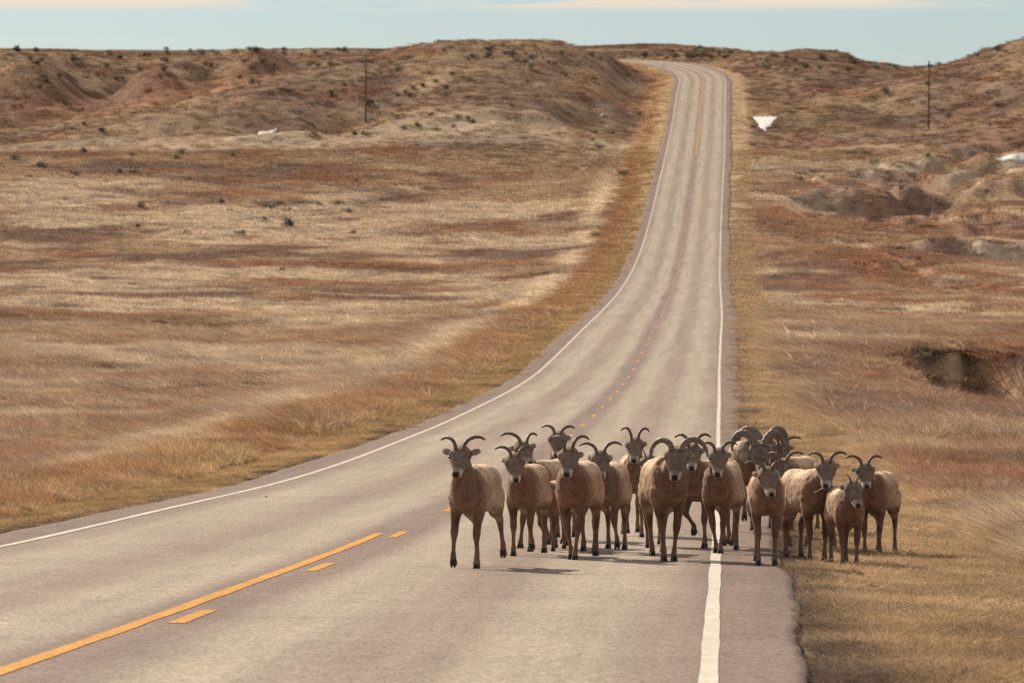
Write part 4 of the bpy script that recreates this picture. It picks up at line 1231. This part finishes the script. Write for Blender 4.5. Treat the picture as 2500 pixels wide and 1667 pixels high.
def sample_band(y0, y1, dens):
    half = 0.108 * y1 + 2.5
    n = int(2 * half * (y1 - y0) * dens)
    Y = rng.uniform(y0, y1, n); X = rng.uniform(-half, half, n)
    k = np.abs(X) < 0.108 * Y + 2.5
    return X[k], Y[k]
def turf_limit(lat, X, Y):
    """distance from the centreline up to which the verge is mown"""
    return np.where(lat > 0, 6.9, 6.0) + (fbm(X / 3, Y / 6, 611, 3) - .5) * 1.0
for bi, (y0, y1, dens) in enumerate([(30, 60, 95), (60, 90, 75), (90, 140, 38), (140, 220, 17), (220, 350, 8), (350, 550, 3.4), (550, 720, 1.3), (720, 1120, 0.34)]):
    X, Y = sample_band(y0, y1, dens)
    lat, zr = road_lat(X, Y); al = np.abs(lat)
    lim = turf_limit(lat, X, Y)
    edge = np.interp(Y, [60, 300], [4.36, 4.62]) + (fbm(X / 2, Y / 3, 621, 2) - .5) * .35
    keep = al > edge
    bare = fbm(X / 2.2, Y / 3.3, 631, 3)
    keep &= ~((bare > .66) & (rng.random(len(X)) < .6))
    for poly in SNOW_POLYS:
        near = (np.abs(X - poly[:, 0].mean()) < 30) & (np.abs(Y - poly[:, 1].mean()) < 80) & keep
        ii = np.nonzero(near)[0]
        if len(ii) == 0: continue
        x_, y_ = X[ii], Y[ii]; ins = np.zeros(len(ii), bool)
        cpt = poly.mean(0); pl = cpt + (poly - cpt) * 1.08
        for k in range(len(pl)):
            (xa, ya), (xb, yb) = pl[k - 1], pl[k]
            cr2 = ((ya > y_) != (yb > y_)) & (x_ < (xb - xa) * (y_ - ya) / (yb - ya + 1e-12) + xa)
            ins ^= cr2
        keep[ii[ins]] = False
    X, Y, lat, al, lim, edge = X[keep], Y[keep], lat[keep], al[keep], lim[keep], edge[keep]
    n = len(X)
    Z = height(X, Y)
    if y0 >= 200:
        gxs, gys = (height(X + .6, Y) - Z) / .6, (height(X, Y + .6) - Z) / .6
        flat = (np.hypot(gxs, gys) < (.30 if y0 < 600 else .62)) | (rng.random(n) < .12)
        X, Y, Z, lat, al, lim, edge = [q_[flat] for q_ in (X, Y, Z, lat, al, lim, edge)]; n = len(X)
    mown = al < lim
    tall = np.clip(fbm(X / 5, Y / 8, 641, 3) * 2.2 - .6, 0, 1.3)
    cols = ground_col(X, Y) * (1.0 + (0.5 if y0 < 300 else 0.26) * (rng.random((n, 1)) - .4))
    cols *= np.where(mown, 1.06, 1.16)[:, None]
    if y0 < 550:
        clump = fbm(X / 1.1, Y / 1.7, 651, 3)
        cols *= (0.62 + 0.78 * clump)[:, None]
        tall = tall * (.55 + .9 * clump)
    pick = rng.random(n) if y0 < 300 else np.full(n, .5); off = ~mown
    cols = np.where((off & (pick < .13))[:, None], cols * .35 + CREAM[None] * .85, cols)
    cols = np.where((off & (pick > .92))[:, None], cols * .45 + DARK[None] * .4, cols)
    cols = np.where((off & (pick > .87) & (pick < .92))[:, None], cols * .5 + RUST[None] * .6, cols)
    if y1 <= 140:
        idx = np.where(mown, 4 + rng.integers(0, 3, n), rng.integers(0, 4, n))
        hgt = np.where(mown, .028 + .03 * sstep(edge, edge + 2.5, al) + .03 * rng.random(n), (.17 + .26 * tall) * (.7 + .6 * rng.random(n)) * np.clip((al - lim) / 1.5 + .5, .5, 1))
        wid = np.where(mown, .22 + .1 * rng.random(n), .55 + .3 * rng.random(n))
    elif y1 <= 350:
        idx = np.where(mown, 4 + rng.integers(0, 3, n), rng.integers(0, 4, n))
        hgt = np.where(mown, .07 + .07 * rng.random(n), (.20 + .26 * tall) * (.7 + .6 * rng.random(n)))
        wid = np.where(mown, .5 + .2 * rng.random(n), 1.0 + .5 * rng.random(n)) * (1.0 if y1 <= 220 else 1.35)
    else:
        idx = 7 + rng.integers(0, 3, n)
        hgt = np.where(mown, .10, (.17 + .2 * tall)) * (.6 + .8 * rng.random(n)) * (1.0 if y1 < 800 else .85)
        wid = (.7 if y1 <= 550 else .95) * (.7 + .6 * rng.random(n))
    rot = np.stack([rng.normal(0, .08, n), rng.normal(0, .08, n), rng.normal(0, .6, n)], 1)
    scl = np.stack([wid, wid, hgt], 1)
    scl[:, :2] = np.where(idx[:, None] < 4, wid[:, None] * np.clip(hgt[:, None] / .35, .5, 1.2), scl[:, :2])
    scatter("prairie_grass", np.stack([X, Y, Z], 1), rot, scl, idx, np.clip(cols, 0, .95), "dry brown and straw prairie grass, " + ("beside the near shoulder", "around the herd", "just behind the herd", "on the near downhill", "in the valley bottom", "across the middle field", "below the hills", "over the far hills")[bi])
